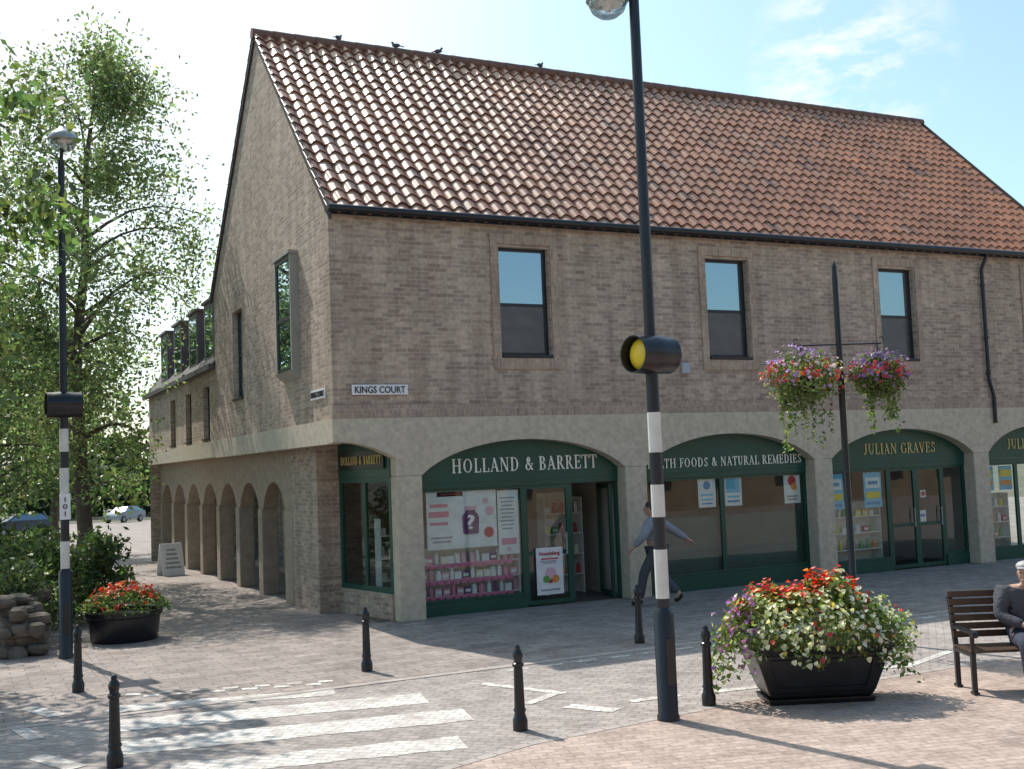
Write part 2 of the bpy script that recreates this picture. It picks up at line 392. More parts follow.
for k in range(4):
    m=MB(); a,b,c,d=fw[k]; 
    o0=(a-.17,b+.17,c-.26,d+.23); i0=(a-.02,b+.02,c-.06,d+.05)
    ou=[(o0[0],o0[2]),(o0[1],o0[2]),(o0[1],o0[3]),(o0[0],o0[3])]; inn=[(i0[0],i0[2]),(i0[1],i0[2]),(i0[1],i0[3]),(i0[0],i0[3])]
    vs=[(x,-.03,z) for x,z in ou]+[(x,-.03,z) for x,z in inn]+[(x,-.001,z) for x,z in ou]+[(x,-.001,z) for x,z in inn]
    fs=[]
    for i in range(4):
        j=(i+1)%4; fs+=[(i,j,4+j,4+i),(i,8+i,8+j,j),(4+i,4+j,12+j,12+i)]
    m.add(vs,fs); m.obj('window_surround',M['brick_soldier'],B)
def window(par,mp,u0,u1,z0,z1,split=.47,dep=.12):
    w=bpy.data.objects.new('window',None); coll.objects.link(w); w.parent=par
    m=MB(); t=.055
    def bx(a,b,c,d,e0,e1):
        p=mp(a,c,e0);q=mp(b,d,e1); m.box(min(p[0],q[0]),max(p[0],q[0]),min(p[1],q[1]),max(p[1],q[1]),c,d)
    bx(u0,u0+t,z0,z1,dep,dep+.07);bx(u1-t,u1,z0,z1,dep,dep+.07);bx(u0+t,u1-t,z1-t,z1,dep,dep+.07);bx(u0+t,u1-t,z0,z0+t,dep,dep+.07)
    zs=z0+(z1-z0)*split; bx(u0+t,u1-t,zs-.03,zs+.03,dep-.004,dep+.067)
    m.obj('frame',M['frame'],w)
    m=MB(); m.add([mp(u0+t,z0+t,dep+.03),mp(u1-t,z0+t,dep+.03),mp(u1-t,z1-t,dep+.03),mp(u0+t,z1-t,dep+.03)],[(0,1,2,3)]); m.obj('glass',M['glass_up'],w)
    m=MB(); 
    p=mp(u0,0,-.05);q=mp(u1,0,dep); m.box(min(p[0],q[0])+.002,max(p[0],q[0])-.002,min(p[1],q[1])+.002,max(p[1],q[1])-.002,z0-.05,z0-.002); m.obj('sill',M['frame'],w)
for k in range(4): window(B,lambda u,z,d:(u,d,z),*fw[k])
window(B,lambda u,z,d:(d,u,z),*so[0],split=.5)
w=bpy.data.objects.new('bay_window',None); coll.objects.link(w); w.parent=B
oy0,oy1=1.92,3.02; pr_=.15
m=MB(); m.box(-pr_,0,oy0,oy0+.05,4.45,6.60); m.box(-pr_,0,oy1-.05,oy1,4.45,6.60); m.box(-pr_-.03,0,oy0-.03,oy1+.03,6.602,6.66)
m.add([(-pr_-.03,oy0-.03,4.45),(-pr_-.03,oy1+.03,4.45),(0,oy1+.03,4.45),(0,oy0-.03,4.45),(-.0,oy0-.03,4.30),(-.0,oy1+.03,4.30)],[(0,1,2,3),(0,4,5,1),(0,3,4),(1,5,2)])
m.obj('surround',M['surround'],w)
m=MB();
for a in ((oy0+.05,oy0+.12,4.45,6.60),(oy1-.12,oy1-.05,4.45,6.60),(oy0+.12,oy1-.12,6.51,6.60),(oy0+.12,oy1-.12,4.45,4.54),(oy0+.12,oy1-.12,5.4,5.47)): m.box(-pr_+.01,-pr_+.05,*a)
m.obj('frame',M['frame'],w)
m=MB();m.add([(-pr_+.03,oy0+.1,4.5),(-pr_+.03,oy1-.1,4.5),(-pr_+.03,oy1-.1,6.55),(-pr_+.03,oy0+.1,6.55)],[(0,1,2,3)]);m.obj('glass',M['glass_up'],w)
def zarch(t,zs,zc):
    k_=.62; R=(1+k_*k_)/(2*k_)
    return zs+(zc-zs)*((math.sqrt(max(0,R*R-t*t))-(R-k_))/k_)
def arch(m,mp,u0,u1,zs,zc,zt,d0,d1,n=28):
    vs=[];
    for i in range(n+1):
        u=u0+(u1-u0)*i/n; z=zarch(2*i/n-1,zs,zc)
        vs+=[mp(u,zt,d0),mp(u,z,d0),mp(u,z,d1),mp(u,zt,d1)]
    fs=[]
    for i in range(n):
        a=4*i;b=a+4; fs+=[(a,a+1,b+1,b),(a+1,a+2,b+2,b+1),(a+2,a+3,b+3,b+2)]
    m.add(vs,fs)
cw=.235; BD=.24
m=MB(); F=lambda u,z,d:(u,d,z)
colx=[X0+.02+k*(S+.008) for k in range(4)]
for k in range(4):
    a=colx[k]+cw; b=(colx[k+1]-cw) if k<3 else XR-.3
    arch(m,F,a,b,2.46,3.03,L,-.03,BD)
    m.box(colx[k]-cw,colx[k]+cw,-.03,BD,2.46,L)
m.box(XR-.3,XR,-.03,BD,2.46,L)
n=14;vs=[];fs=[]
for i in range(n+1):
    u=-.03+(colx[0]-cw+.03)*i/n; t=i/n; z=3.06-.30*t**2.2
    vs+=[(u,-.03,L),(u,-.03,z),(u,BD,z),(u,BD,L)]
for i in range(n):
    a=4*i;b=a+4; fs+=[(a,a+1,b+1,b),(a+1,a+2,b+2,b+1)]
m.add(vs,fs)
m.box(-.03,.20,BD+.002,D,3.04,L); m.add([(-.03,-.03,L),(-.03,BD+.002,L),(-.03,BD+.002,3.04),(-.03,-.03,3.06)],[(0,1,2,3)])
m.obj('arcade_beam',M['concrete'],B)
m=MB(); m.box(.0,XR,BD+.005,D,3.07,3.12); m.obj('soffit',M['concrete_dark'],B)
for k in range(4):
    m=MB(); m.box(colx[k]-cw,colx[k]+cw,-.032,.29,0,2.458); m.obj('arcade_column',M['concrete'],B,bevel=.02)
m=MB(); m.box(XR-.3,XR,-.03,.29,0,2.458); m.obj('arcade_column',M['concrete'],B,bevel=.02)
m=MB(); m.box(.34,.80,2.2,3.95,0,3.068); m.obj('pier',M['brick'],B)
S2=2.1918; XA=.36
G_=lambda u,z,d:(XA+d,u,z)
m=MB()
for k in range(7):
    ya=(2*S2+k*S2)+.19; yb=(2*S2+(k+1)*S2)-.19
    zt=3.066 
    arch(m,G_,ya,yb,1.85,2.42,zt,0,.3,16)
    m.box(XA,XA+.3,yb,yb+.38,1.85,zt)
m.box(XA,XA+.3,3.952,2*S2+.19,1.85,3.066)
m.obj('side_arcade',M['concrete_side'],B)
for k in range(8):
    m=MB(); y=2*S2+k*S2; m.box(XA-.03,XA+.32,(3.952 if k==0 else y-.19),y+.19,0,1.848); m.obj('arcade_column',M['concrete_side'],B,bevel=.015)
m=MB(); ops=[(4.9+2.19*k,6.4+2.19*k,.15,2.45) for k in range(6)]
wall_open(m,3.95,19.7,0,3.07,ops,.12,lambda u,z,d:(2.1+d,u,z)); m.add([(.80,3.95,0),(2.1,3.95,0),(2.1,3.95,3.07),(.80,3.95,3.07)],[(0,1,2,3)])
m.obj('walkway_wall',M['brick'],B)
m=MB()
for a,b,c,d in ops: m.add([(2.2,a,c),(2.2,b,c),(2.2,b,d),(2.2,a,d)],[(0,1,2,3)])
m.obj('walkway_glazing',M['glass_up'],B)
m=MB()
m.add([(.80,4.4,0),(XR,4.4,0),(XR,4.4,3.07),(.80,4.4,3.07)],[(0,1,2,3)])
for x in (5.86,10.41,14.95): m.box(x-.06,x+.06,.36,4.4,0.01,3.06)
m.obj('interior_wall',M['interior'],B)
m=MB(); m.add([(.8,.33,.012),(XR,.33,.012),(XR,4.4,.012),(.8,4.4,.012)],[(0,1,2,3)]); m.obj('shop_floor',M['floor'],B)
def roof_slope(name,side,parent):
    OV=.22; run=D/2; sl=math.atan2(HR-HE,run); Ls=math.hypot(run,HR-HE)+OV
    w=.272; ncol=int((XR+.1)/w)+1; rows=21; rl=Ls/rows; sp=8
    nx=ncol*sp+1
    xs=-.06+np.arange(nx)*(XR+.12)/(nx-1)
    ph=np.arange(nx)/sp
    wave=.037*np.sin(2*np.pi*ph)+.011*np.sin(4*np.pi*ph+.6)
    cold=np.minimum((np.arange(nx)//sp),ncol-1)
    lines=[]
    jit=RNG.normal(0,.004,(rows,ncol))
    sag=.03*np.sin(xs/XR*np.pi*1.0)+.012*np.sin(xs*1.3)
    def line(s,h):
        y=-OV*math.cos(sl)+s*math.cos(sl)
        z=HE-OV*math.sin(sl)+s*math.sin(sl)+.06
        ny=-math.sin(sl);nz=math.cos(sl)
        Y=y+ny*h; Z=z+nz*h-sag*(s/Ls)
        if side<0: Y=D-Y
        return np.stack([xs,Y,Z],1)
    for r in range(rows):
        j=jit[r][cold]
        lines.append(line(r*rl-.02,wave-.012)); lines.append(line(r*rl-.02,wave+.03+j)); lines.append(line((r+1)*rl,wave*.95+j))
    V=np.concatenate(lines); nl=len(lines)
    i=np.arange(nx-1); F_=[]
    for l in range(nl-1):
        a=l*nx+i; q=np.stack([a,a+1,a+1+nx,a+nx],1)
        if side<0: q=q[:,::-1]
        F_.append(q)
    Fa=np.concatenate(F_)
    base=np.zeros((rows,ncol,3))
    for r in range(rows):
        for c in range(ncol):
            g=c/ncol
            tc=np.array([.34,.145,.082])*(1-g)+np.array([.45,.19,.095])*g
            k=RNG.normal(1,.08); t=RNG.random()
            col=tc*k
            if t<.04: col=np.array([.24,.12,.08])*k
            elif t>.97: col=np.array([.46,.24,.15])*k
            base[r,c]=np.clip(col,.03,.7)
    cols=np.ones((len(Fa),4))
    tcx=(i//sp).clip(0,ncol-1); n=0
    for l in range(nl-1):
        r=l//3; cc=base[r][tcx]
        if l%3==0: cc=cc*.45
        cols[n:n+nx-1,:3]=cc; n+=nx-1
    me=bpy.data.meshes.new(name); me.from_pydata(V.tolist(),[],Fa.tolist())
    at=me.attributes.new('Col','FLOAT_COLOR','FACE'); at.data.foreach_set('color',cols.ravel())
    me.materials.append(M['tile']); me.polygons.foreach_set('use_smooth',[True]*len(me.polygons)); me.update()
    o=bpy.data.objects.new(name,me); coll.objects.link(o); o.parent=parent
    e=o.modifiers.new('es','EDGE_SPLIT'); e.split_angle=math.radians(50)
    return o
roof=roof_slope('roof',1,B); roof_slope('roof_back_slope',-1,roof)
m=MB(); x=-.08
while x<XR+.05:
    m.cyl((x,D/2,HR+.03),(x+.44,D/2,HR+.03),.12,.112,12); x+=.45
m.obj('ridge_tiles',c_('ridge_clay',(.17,.085,.06)),roof,smooth=True)
for xx in (-.05,XR+.02):
    m=MB()
    P_=[Vector((xx,-.2,HE-.15)),Vector((xx,D/2,HR+.03)),Vector((xx,D+.2,HE-.15))]
    up=Vector((0,0,.09)); dn=Vector((0,0,-.12)); th=Vector((.05,0,0))
    vs=[]
    for p in P_: vs+=[tuple(p+dn),tuple(p+up),tuple(p+up+th),tuple(p+dn+th)]
    fs=[]
    for i in range(2):
        a=4*i
        for j in range(4): fs.append((a+j,a+(j+1)%4,a+4+(j+1)%4,a+4+j))
    fs+=[(0,1,2,3),(8,9,10,11)]
    m.add(vs,fs); m.obj('verge_board',M['lead'],roof)
m=MB(); m.box(-.06,XR,-.1,0,HE-.10,HE-.06); m.cyl((-.06,-.19,HE-.07),(XR,-.19,HE-.07),.065,.065,10); m.box(-.06,XR,-.12,-.1,HE-.16,HE-.02)
m.obj('gutter',M['black'],B,smooth=True)
m=MB(); xd=15.3
m.cyl((xd+.1,-.19,HE-.10),(xd,-.08,HE-.45),.04); m.cyl((xd,-.08,HE-.45),(xd,-.08,4.1),.04); m.cyl((xd,-.08,4.1),(xd+.12,-.08,3.7),.04);m.cyl((xd+.12,-.08,3.7),(xd+.12,-.08,3.1),.04)
for z in (6.2,5.0,4.2): m.cyl((xd,-.08,z),(xd,-.08,z+.06),.055)
m.obj('downpipe',M['bluepost'],B,smooth=True)
m=MB(); m.box(7.0,7.18,-.07,-.001,4.22,4.42); m.obj('alarm_box',c_('alarm_grey',(.42,.45,.5)),B,bevel=.01)

# ------------------------------------------------------------------ shopfronts
def framebars(m,x0,x1,z0,z1,t,y0,y1,mull=(),trans=()):
    m.box(x0,x0+t,y0,y1,z0,z1);m.box(x1-t,x1,y0,y1,z0,z1);m.box(x0+t,x1-t,y0,y1,z1-t,z1);m.box(x0+t,x1-t,y0,y1,z0,z0+t)
    for u in mull: m.box(u-t/2,u+t/2,y0+.003,y1-.003,z0+t,z1-t)
    for z in trans: m.box(x0+t,x1-t,y0+.006,y1-.006,z-t/2,z+t/2)
YS=.30
def shopfront(label,x0,x1,mull,open_rng=None,doors=(),riser=.22,trans=()):
    sf=bpy.data.objects.new('shopfront',None); coll.objects.link(sf); sf.parent=B; sf['label']=label
    m=MB(); m.box(x0,x1,YS-.04,YS+.06,2.2,2.3)
    segs=[(x0,mull[0])]+list(zip(mull[:-1],mull[1:]))+[(mull[-1],x1)]
    g=MB()
    for a,b in segs:
        isdoor=any(d[0]<=(a+b)/2<=d[1] for d in doors); isopen=open_rng and open_rng[0]<=(a+b)/2<=open_rng[1]
        if isopen:
            m.box(a,a+.05,YS,YS+.06,.02,2.198); m.box(b-.05,b,YS,YS+.06,.02,2.198); continue
        if not isdoor: m.box(a,b,YS-.03,YS+.05,.0,riser)
        framebars(m,a,b,.03 if isdoor else riser+.002,2.198,.075 if isdoor else .05,YS,YS+.05,trans=trans if not isdoor else (.95,))
        g.add([(a+.05,YS+.025,.2),(b-.05,YS+.025,.2),(b-.05,YS+.025,2.15),(a+.05,YS+.025,2.15)],[(0,1,2,3)])
        if isdoor:
            h=MB(); hx=b-.12; h.cyl((hx,YS-.05,.9),(hx,YS-.05,1.3),.014); h.box(hx-.01,hx+.01,YS-.05,YS,.92,.94);h.box(hx-.01,hx+.01,YS-.05,YS,1.26,1.28); h.obj('door_handle',M['grey'],sf)
    m.obj('frame',M['green'],sf); g.obj('glazing',M['glass'],sf)
    return sf
b0=[(colx[k]+cw,(colx[k+1]-cw) if k<3 else XR-.3) for k in range(4)]
shopfront('green shopfront with display window and open doorway',b0[0][0],b0[0][1],[3.62,4.58],open_rng=(4.6,5.6),doors=((3.63,4.57),))
shopfront('green shopfront with two wide display windows',b0[1][0],b0[1][1],[8.05],riser=.3)
shopfront('green shopfront with windows and a glazed double door',b0[2][0],b0[2][1],[12.45,13.25,14.05],doors=((12.5,13.2),(13.3,14.0)),riser=.25)
shopfront('green shopfront with display windows',b0[3][0],b0[3][1],[16.4,17.4],riser=.25)
m=MB(); m.M=Matrix.Translation((5.52,YS+.06,0))@Matrix.Rotation(math.radians(75),4,'Z')
framebars(m,0,.88,.03,2.15,.09,0,.05); m.obj('door',M['greend'],B,label='open green door leaf')
m=MB(); m.box(b0[1][0]+.06,7.99,.42,.45,.31,1.42);  m.obj('window_backing',M['greend'],B)
m=MB(); m.box(8.11,b0[1][1]-.06,.42,.45,.31,1.42);  m.obj('window_backing',M['greend'],B)
def sign(label,x0,x1,z0,z1,y,mat,txt,tw,th,tz,tmat,tx=None,group=None):
    t=thing('shop_sign',label,'sign',(0,0,0),group=group)
    m=MB(); m.box(x0,x1,y,y+.05,z0,z1); m.obj('panel',mat,t)
    serif('lettering',txt,tw,th,tmat,t,((x0+x1)/2 if tx is None else tx,y-.01,tz))
    return t
gs='green shop fascia signs under the arches'
SY=.25
sign('dark green arched fascia sign with cream capital letters',b0[0][0]-.02,b0[0][1]+.02,2.302,3.06,SY,M['green'],'HOLLAND & BARRETT',2.98,.25,2.59,M['cream'],3.69,gs)
sign('long dark green fascia sign with small cream capitals',b0[1][0]-.02,b0[1][1]+.02,2.302,3.06,SY,M['green'],'HEALTH FOODS & NATURAL REMEDIES',3.93,.18,2.49,M['cream'],8.09,gs)
sign('dark green arched fascia sign with gold capital letters',b0[2][0]-.02,b0[2][1]+.02,2.302,3.06,SY,M['green'],'JULIAN GRAVES',2.1,.23,2.62,M['gold'],12.80,gs)
sign('dark green arched fascia sign with gold capital letters',b0[3][0]-.02,b0[3][1]+.02,2.302,3.06,SY,M['green'],'JULIAN GRAVES',2.1,.23,2.62,M['gold'],17.15,gs)
A=Vector((1.06,.25,0)); Bq=Vector((.76,2.2,0)); dv=(Bq-A); Ld=dv.length; ang=math.atan2(-dv.y,-dv.x)
sf=bpy.data.objects.new('shopfront',None); coll.objects.link(sf); sf.parent=B; sf.location=Bq; sf.rotation_euler[2]=ang; sf['label']='green angled corner display window over a brick base'
m=MB(); framebars(m,0,Ld,.45,2.45,.09,0,.06,trans=(),mull=(Ld*.5,)); m.box(0,Ld,-.01,.05,2.452,3.06); m.obj('frame',M['green'],sf)
m=MB(); m.add([(.05,.03,.5),(Ld-.05,.03,.5),(Ld-.05,.03,2.4),(.05,.03,2.4)],[(0,1,2,3)]); m.obj('glazing',M['glass'],sf)
m=MB(); m.box(0,Ld,-.03,.12,0,.448); m.obj('brick_base',M['brick'],sf)
t=thing('shop_sign','small black fascia sign with gold lettering on the corner window','sign',Bq,ang)
m=MB(); m.box(.15,Ld-.15,-.05,-.012,2.6,2.92); m.obj('panel',M['black'],t)
serif('lettering','HOLLAND & BARRETT',Ld-.42,.15,M['gold'],t,(Ld/2,-.058,2.76))
t=thing('street_name_sign','white street name plate with black capitals on the brick wall','sign',(.82,-.03,3.93))
m=MB(); m.box(-.5,.5,-.02,-.001,-.085,.085); m.obj('plate',M['white'],t)
text('lettering','KINGS COURT',.9,.115,M['blackl'],t,(0,-.026,0),bold=.006)
t=thing('street_name_sign','white street name plate on the side brick wall','sign',(-.001,.8,3.92),-math.pi/2)
m=MB(); m.box(-.42,.42,-.02,-.001,-.085,.085); m.obj('plate',M['white'],t)
text('lettering','KINGS COURT',.75,.10,M['blackl'],t,(0,-.026,0))

# posters ---------------------------------------------------------------
def poster(label,x,z,w,h,col,items,y=None,yaw=0):
    y=YS+.05 if y is None else y
    t=thing('poster',label,'poster',(x,y,z),yaw,group='posters in the shop windows')
    m=MB(); m.box(-w/2,w/2,0,.006,-h/2,h/2); m.obj('sheet',c_('poster_'+col,PC[col]),t)
    byc={}
    for it in items:
        byc.setdefault(it[-1],[]).append(it)
    for ci,(c,its) in enumerate(byc.items()):
        m=MB()
        for it in its:
            yy=-.006-.002*ci
            if it[0]=='b': _,a,b,ww,hh,_c=it; m.box((a-ww/2)*w,(a+ww/2)*w,yy,-.001,(b-hh/2)*h,(b+hh/2)*h)
            else:
                _,a,b,r,_c=it; m.cyl((a*w,-.001,b*h),(a*w,yy-.001,b*h),r*w,r*w,18)
        m.obj('print',c_('poster_'+c,PC[c]),t)
    return t
PC=dict(white=(.80,.80,.80),purple=(.16,.04,.16),red=(.55,.04,.05),pink=(.7,.25,.35),blue=(.04,.25,.5),cyan=(.15,.5,.7),yellow=(.8,.62,.05),orange=(.75,.28,.05),grey=(.35,.35,.37),green=(.12,.35,.08),navy=(.03,.05,.2),cream=(.75,.68,.5),rose=(.75,.45,.52))
lines=[('b',-.05,.38-.06*i,.7-.1*(i%3),.022,'grey') for i in range(9)]
t=poster('large white poster with a purple jar and a question mark',2.42,1.65,1.35,1.02,'white',[('b',-.33,.25,.25,.06,'pink'),('b',-.33,.1,.28,.1,'pink'),('b',-.33,-.06,.25,.05,'pink'),('b',-.3,-.3,.3,.03,'grey'),('b',-.3,-.37,.25,.03,'grey'),('o',.38,-.25,.07,'red'),('o',.40,.12,.06,'rose'),('o',.34,.3,.04,'rose')])
m=MB()   # jar silhouette: rounded shoulders, neck and lid
jar=[(-.15,-.24),(-.13,-.27),(.13,-.27),(.15,-.24),(.16,.02),(.14,.08),(.09,.12),(.09,.15),(-.09,.15),(-.09,.12),(-.14,.08),(-.16,.02)]
m.add([(x+.16,-.0155,z) for x,z in jar]+[(x+.16,-.002,z) for x,z in jar],[list(range(12))]+[(i,(i+1)%12,(i+1)%12+12,i+12) for i in range(12)])
m.obj('jar_picture',c_('poster_purple',PC['purple']),t)
m=MB(); m.box(.05,.27,-.0155,-.002,.155,.22); m.obj('jar_lid',c_('poster_rose',PC['rose']),t)
text('lettering','?',.15,.26,M['cream'],t,(.16,-.024,-.06),bold=.02)
poster('narrow white poster with small printed text',3.33,1.55,.42,1.15,'white',lines+[('b',0,-.30,.7,.1,'pink'),('o',0,-.42,.1,'rose')])
t=poster('white door poster with red heading and a fruit picture',4.1,.62,.55,.85,'white',[('b',.0,.26,.65,.03,'red'),('b',-.05,.21,.6,.02,'grey'),('b',0,.17,.5,.02,'grey'),('o',.02,-.05,.2,'rose'),('o',-.15,-.17,.12,'green'),('o',.2,-.17,.13,'orange'),('o',.0,-.2,.1,'red'),('b',0,-.4,.7,.04,'grey')],y=YS-.02)
text('lettering','Nourishing',.42,.09,c_('poster_red',PC['red']),t,(0,-.008,.31),bold=.015,thick=.004)
poster('yellow and white shelf sign in the window',2.2,2.10,.5,.08,'yellow',[('b',0,0,.7,.2,'red')])
poster('white notice with blue print',7.72,1.90,.42,.62,'white',[('o',0,.2,.2,'blue'),('b',0,-.1,.7,.06,'cyan'),('b',0,-.25,.7,.04,'cyan'),('b',0,-.38,.6,.04,'blue')])
poster('light blue leaflet poster',8.36,1.90,.42,.62,'white',[('b',0,.15,.8,.45,'cyan'),('b',0,-.2,.7,.06,'cyan'),('b',0,-.35,.7,.06,'blue')])
poster('white poster with a red and orange picture',9.86,1.90,.42,.66,'white',[('o',0,.2,.25,'red'),('o',.1,.02,.18,'orange'),('b',0,-.28,.7,.05,'grey'),('b',0,-.38,.6,.04,'grey')])
for xx,lab in ((10.98,'blue and yellow sale poster'),(12.05,'blue and white sale poster with yellow corner')):
    poster(lab,xx,1.75,.50,.75,'cyan',[('b',0,.2,.8,.3,'white'),('b',0,-.15,.8,.18,'yellow'),('b',0,-.38,.7,.08,'blue'),('b',0,.2,.55,.1,'blue')])
poster('small white notice on the shop door',13.45,1.1,.2,.28,'white',[('b',0,.1,.6,.2,'blue')])
poster('red and white circular sticker',13.5,1.6,.16,.16,'white',[('o',0,0,.35,'red')])
for xx in (15.5,16.1):
    poster('orange and blue offer poster',xx,1.85,.42,.55,'cyan',[('b',0,.2,.8,.3,'yellow'),('b',0,-.2,.8,.2,'orange')])
def shelf(label,x0,x1,zs,y0=.62,y1=.95,back=None,tickets=None):
    t=thing('display_shelf',label,'shelf')
    m=MB()
    for z in zs: m.box(x0,x1,y0,y1,z-.02,z)
    m.box(x0-.02,x0,y0,y1,.02,zs[-1]+.3);m.box(x1,x1+.02,y0,y1,.02,zs[-1]+.3)
    m.obj('board',c_('shelf_white',(.75,.74,.70)),t)
    if back:
        m=MB(); m.box(x0,x1,y1+.002,y1+.02,.02,back); m.obj('back_panel',c_('shelf_back',(.70,.68,.64)),t)
    if tickets:
        m=MB(); 
        for z in zs:
            x=x0+.02
            while x<x1-.14: m.box(x,x+.12,y0-.012,y0-.002,z-.075,z+.005); x+=.15
        m.obj('price_tickets',c_('ticket_'+tickets,(.72,.16,.32)),t)
    return t
packm={}
def pack(kind,c,loc):
    key=(kind,c)
    if key not in packm:
        m=MB()
        if kind=='tub': m.lathe((0,0,0),[(.05,0),(.055,.02),(.055,.12),(.04,.13),(.045,.135),(.045,.165),(.02,.17)],12)
        elif kind=='jar': m.lathe((0,0,0),[(.035,0),(.04,.02),(.04,.14),(.025,.17),(.03,.175),(.03,.2),(.01,.205)],12)
        else: 
            m.box(-.065,.065,-.03,.03,0,.13); m.cur=1; m.box(-.05,.05,-.034,-.031,.04,.09)
        o=m.obj('package',[c_('pk_'+c,PC[c]),c_('poster_white',PC['white'])],None,smooth=(kind!='carton'))
        packm[key]=o
        tag(o,'small %s %s standing on the shop display shelf'%(c,kind),'package','packages on the display shelves')
        o.location=loc; return o
    o=packm[key].copy(); coll.objects.link(o); o.location=loc; return o
shelf('white display shelves full of small packages in the window',1.62,3.55,[.32,.60,.88],back=1.15,y0=.42,y1=.72,tickets='pink')
cs=['white','rose','pink','cream','white','purple','white','pink']
for z in (.32,.60,.88):
    x=1.70
    while x<3.5:
        pack(random.choice(['tub','jar','carton','carton']),random.choice(cs),(x,.49+random.uniform(-.01,.03),z)); x+=random.uniform(.12,.15)
OT=['cream','orange','green','white','yellow','red']
def stock(x0,x1,zs,y,cs=OT,step=(.15,.22)):
    for z in zs:
        x=x0
        while x<x1: pack(random.choice(['jar','carton','tub']),random.choice(cs),(x,y,z)); x+=random.uniform(*step)
shelf('white stepped display shelves in the bare window',10.75,12.35,[.5,.85,1.2],y0=.5,y1=.8,back=1.5); stock(10.85,12.3,(.5,.85,1.2),.58)
shelf('shop display shelves with cream and orange packages',15.25,16.3,[.5,.85,1.2],y0=.5,y1=.8,back=1.5); stock(15.35,16.25,(.5,.85,1.2),.58)
shelf('tall shelving inside the open shop door',4.7,5.5,[.4,.8,1.2,1.6],y0=1.5,y1=1.85,back=2.0); stock(4.78,5.45,(.4,.8,1.2,1.6),1.6,step=(.13,.17))
shelf('low corner window shelves with jars and cartons',1.2,2.0,[.6,1.0,1.4],y0=1.2,y1=1.5); stock(1.25,1.95,(.6,1.0,1.4),1.3)

# ------------------------------------------------------------------ rear wing
W=thing('rear_wing','lower brown brick wing behind with arcade and dark dormers','building')
sy=[(10.2,11.0),(12.6,13.4),(15.0,15.8)]
m=MB(); wall_open(m,D+.002,19.8,3.452,5.3,[(a,b,3.55,4.85) for a,b in sy],.2,lambda u,z,d:(d+.03,u,z))
m.add([(.03,19.8,0),(9,19.8,0),(9,19.8,5.3),(.03,19.8,5.3)],[(0,1,2,3)])
m.obj('wall',M['brick'],W)
m=MB(); m.box(-.02,.28,D+.002,19.8,3.06,3.45); m.obj('concrete_band',M['concrete'],W)
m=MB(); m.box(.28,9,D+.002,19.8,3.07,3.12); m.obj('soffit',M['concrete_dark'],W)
for a,b in sy: window(W,lambda u,z,d:(d+.03,u,z),a,b,3.55,4.85,split=.5)
m=MB(); m.add([(-.10,D+.01,5.25),(-.10,20,5.25),(1.1,20,6.9),(1.1,D+.01,6.9),(9,20,7.3),(9,D+.01,7.3)],[(0,1,2,3),(3,2,4,5)]); m.box(-.15,-.02,D+.01,20,5.18,5.3)
m.obj('roof',M['slate'],W)
for a in (9.9,12.0,14.3,16.6):
    dm=bpy.data.objects.new('dormer',None); coll.objects.link(dm); dm.parent=W
    m=MB(); m.box(.10,1.6,a,a+1.15,5.32,6.95); m.box(.04,1.6,a-.06,a+1.21,6.952,7.02); m.obj('cheek',c_('dormer_grey',(.15,.13,.14)),dm)
    m=MB(); m.add([(.095,a+.12,5.6),(.095,a+1.03,5.6),(.095,a+1.03,6.8),(.095,a+.12,6.8)],[(0,1,2,3)]); m.obj('dormer_window',M['glass_up'],dm)
O=thing('terrace_building','long two storey terrace across the street seen in window reflections','building')
m=MB(); wall_open(m,-40,60,0,7.5,[(-38+4*k,-36.6+4*k,1,2.4) for k in range(24)]+[(-38+4*k,-36.6+4*k,4.2,5.8) for k in range(24)],.2,lambda u,z,d:(u,-30-d,z)); m.obj('wall',M['stucco'],O)
m=MB(); m.add([(-40,-29.7,7.4),(60,-29.7,7.4),(60,-34,10.9),(-40,-34,10.9),(-40,-38,7.4),(60,-38,7.4)],[(0,3,2,1),(3,4,5,2)]); m.obj('roof',M['oroof'],O)
m=MB(); m.add([(-40,-30.2,.5),(60,-30.2,.5),(60,-30.2,6.5),(-40,-30.2,6.5)],[(0,1,2,3)]); m.obj('window_glass',M['darkint'],O)

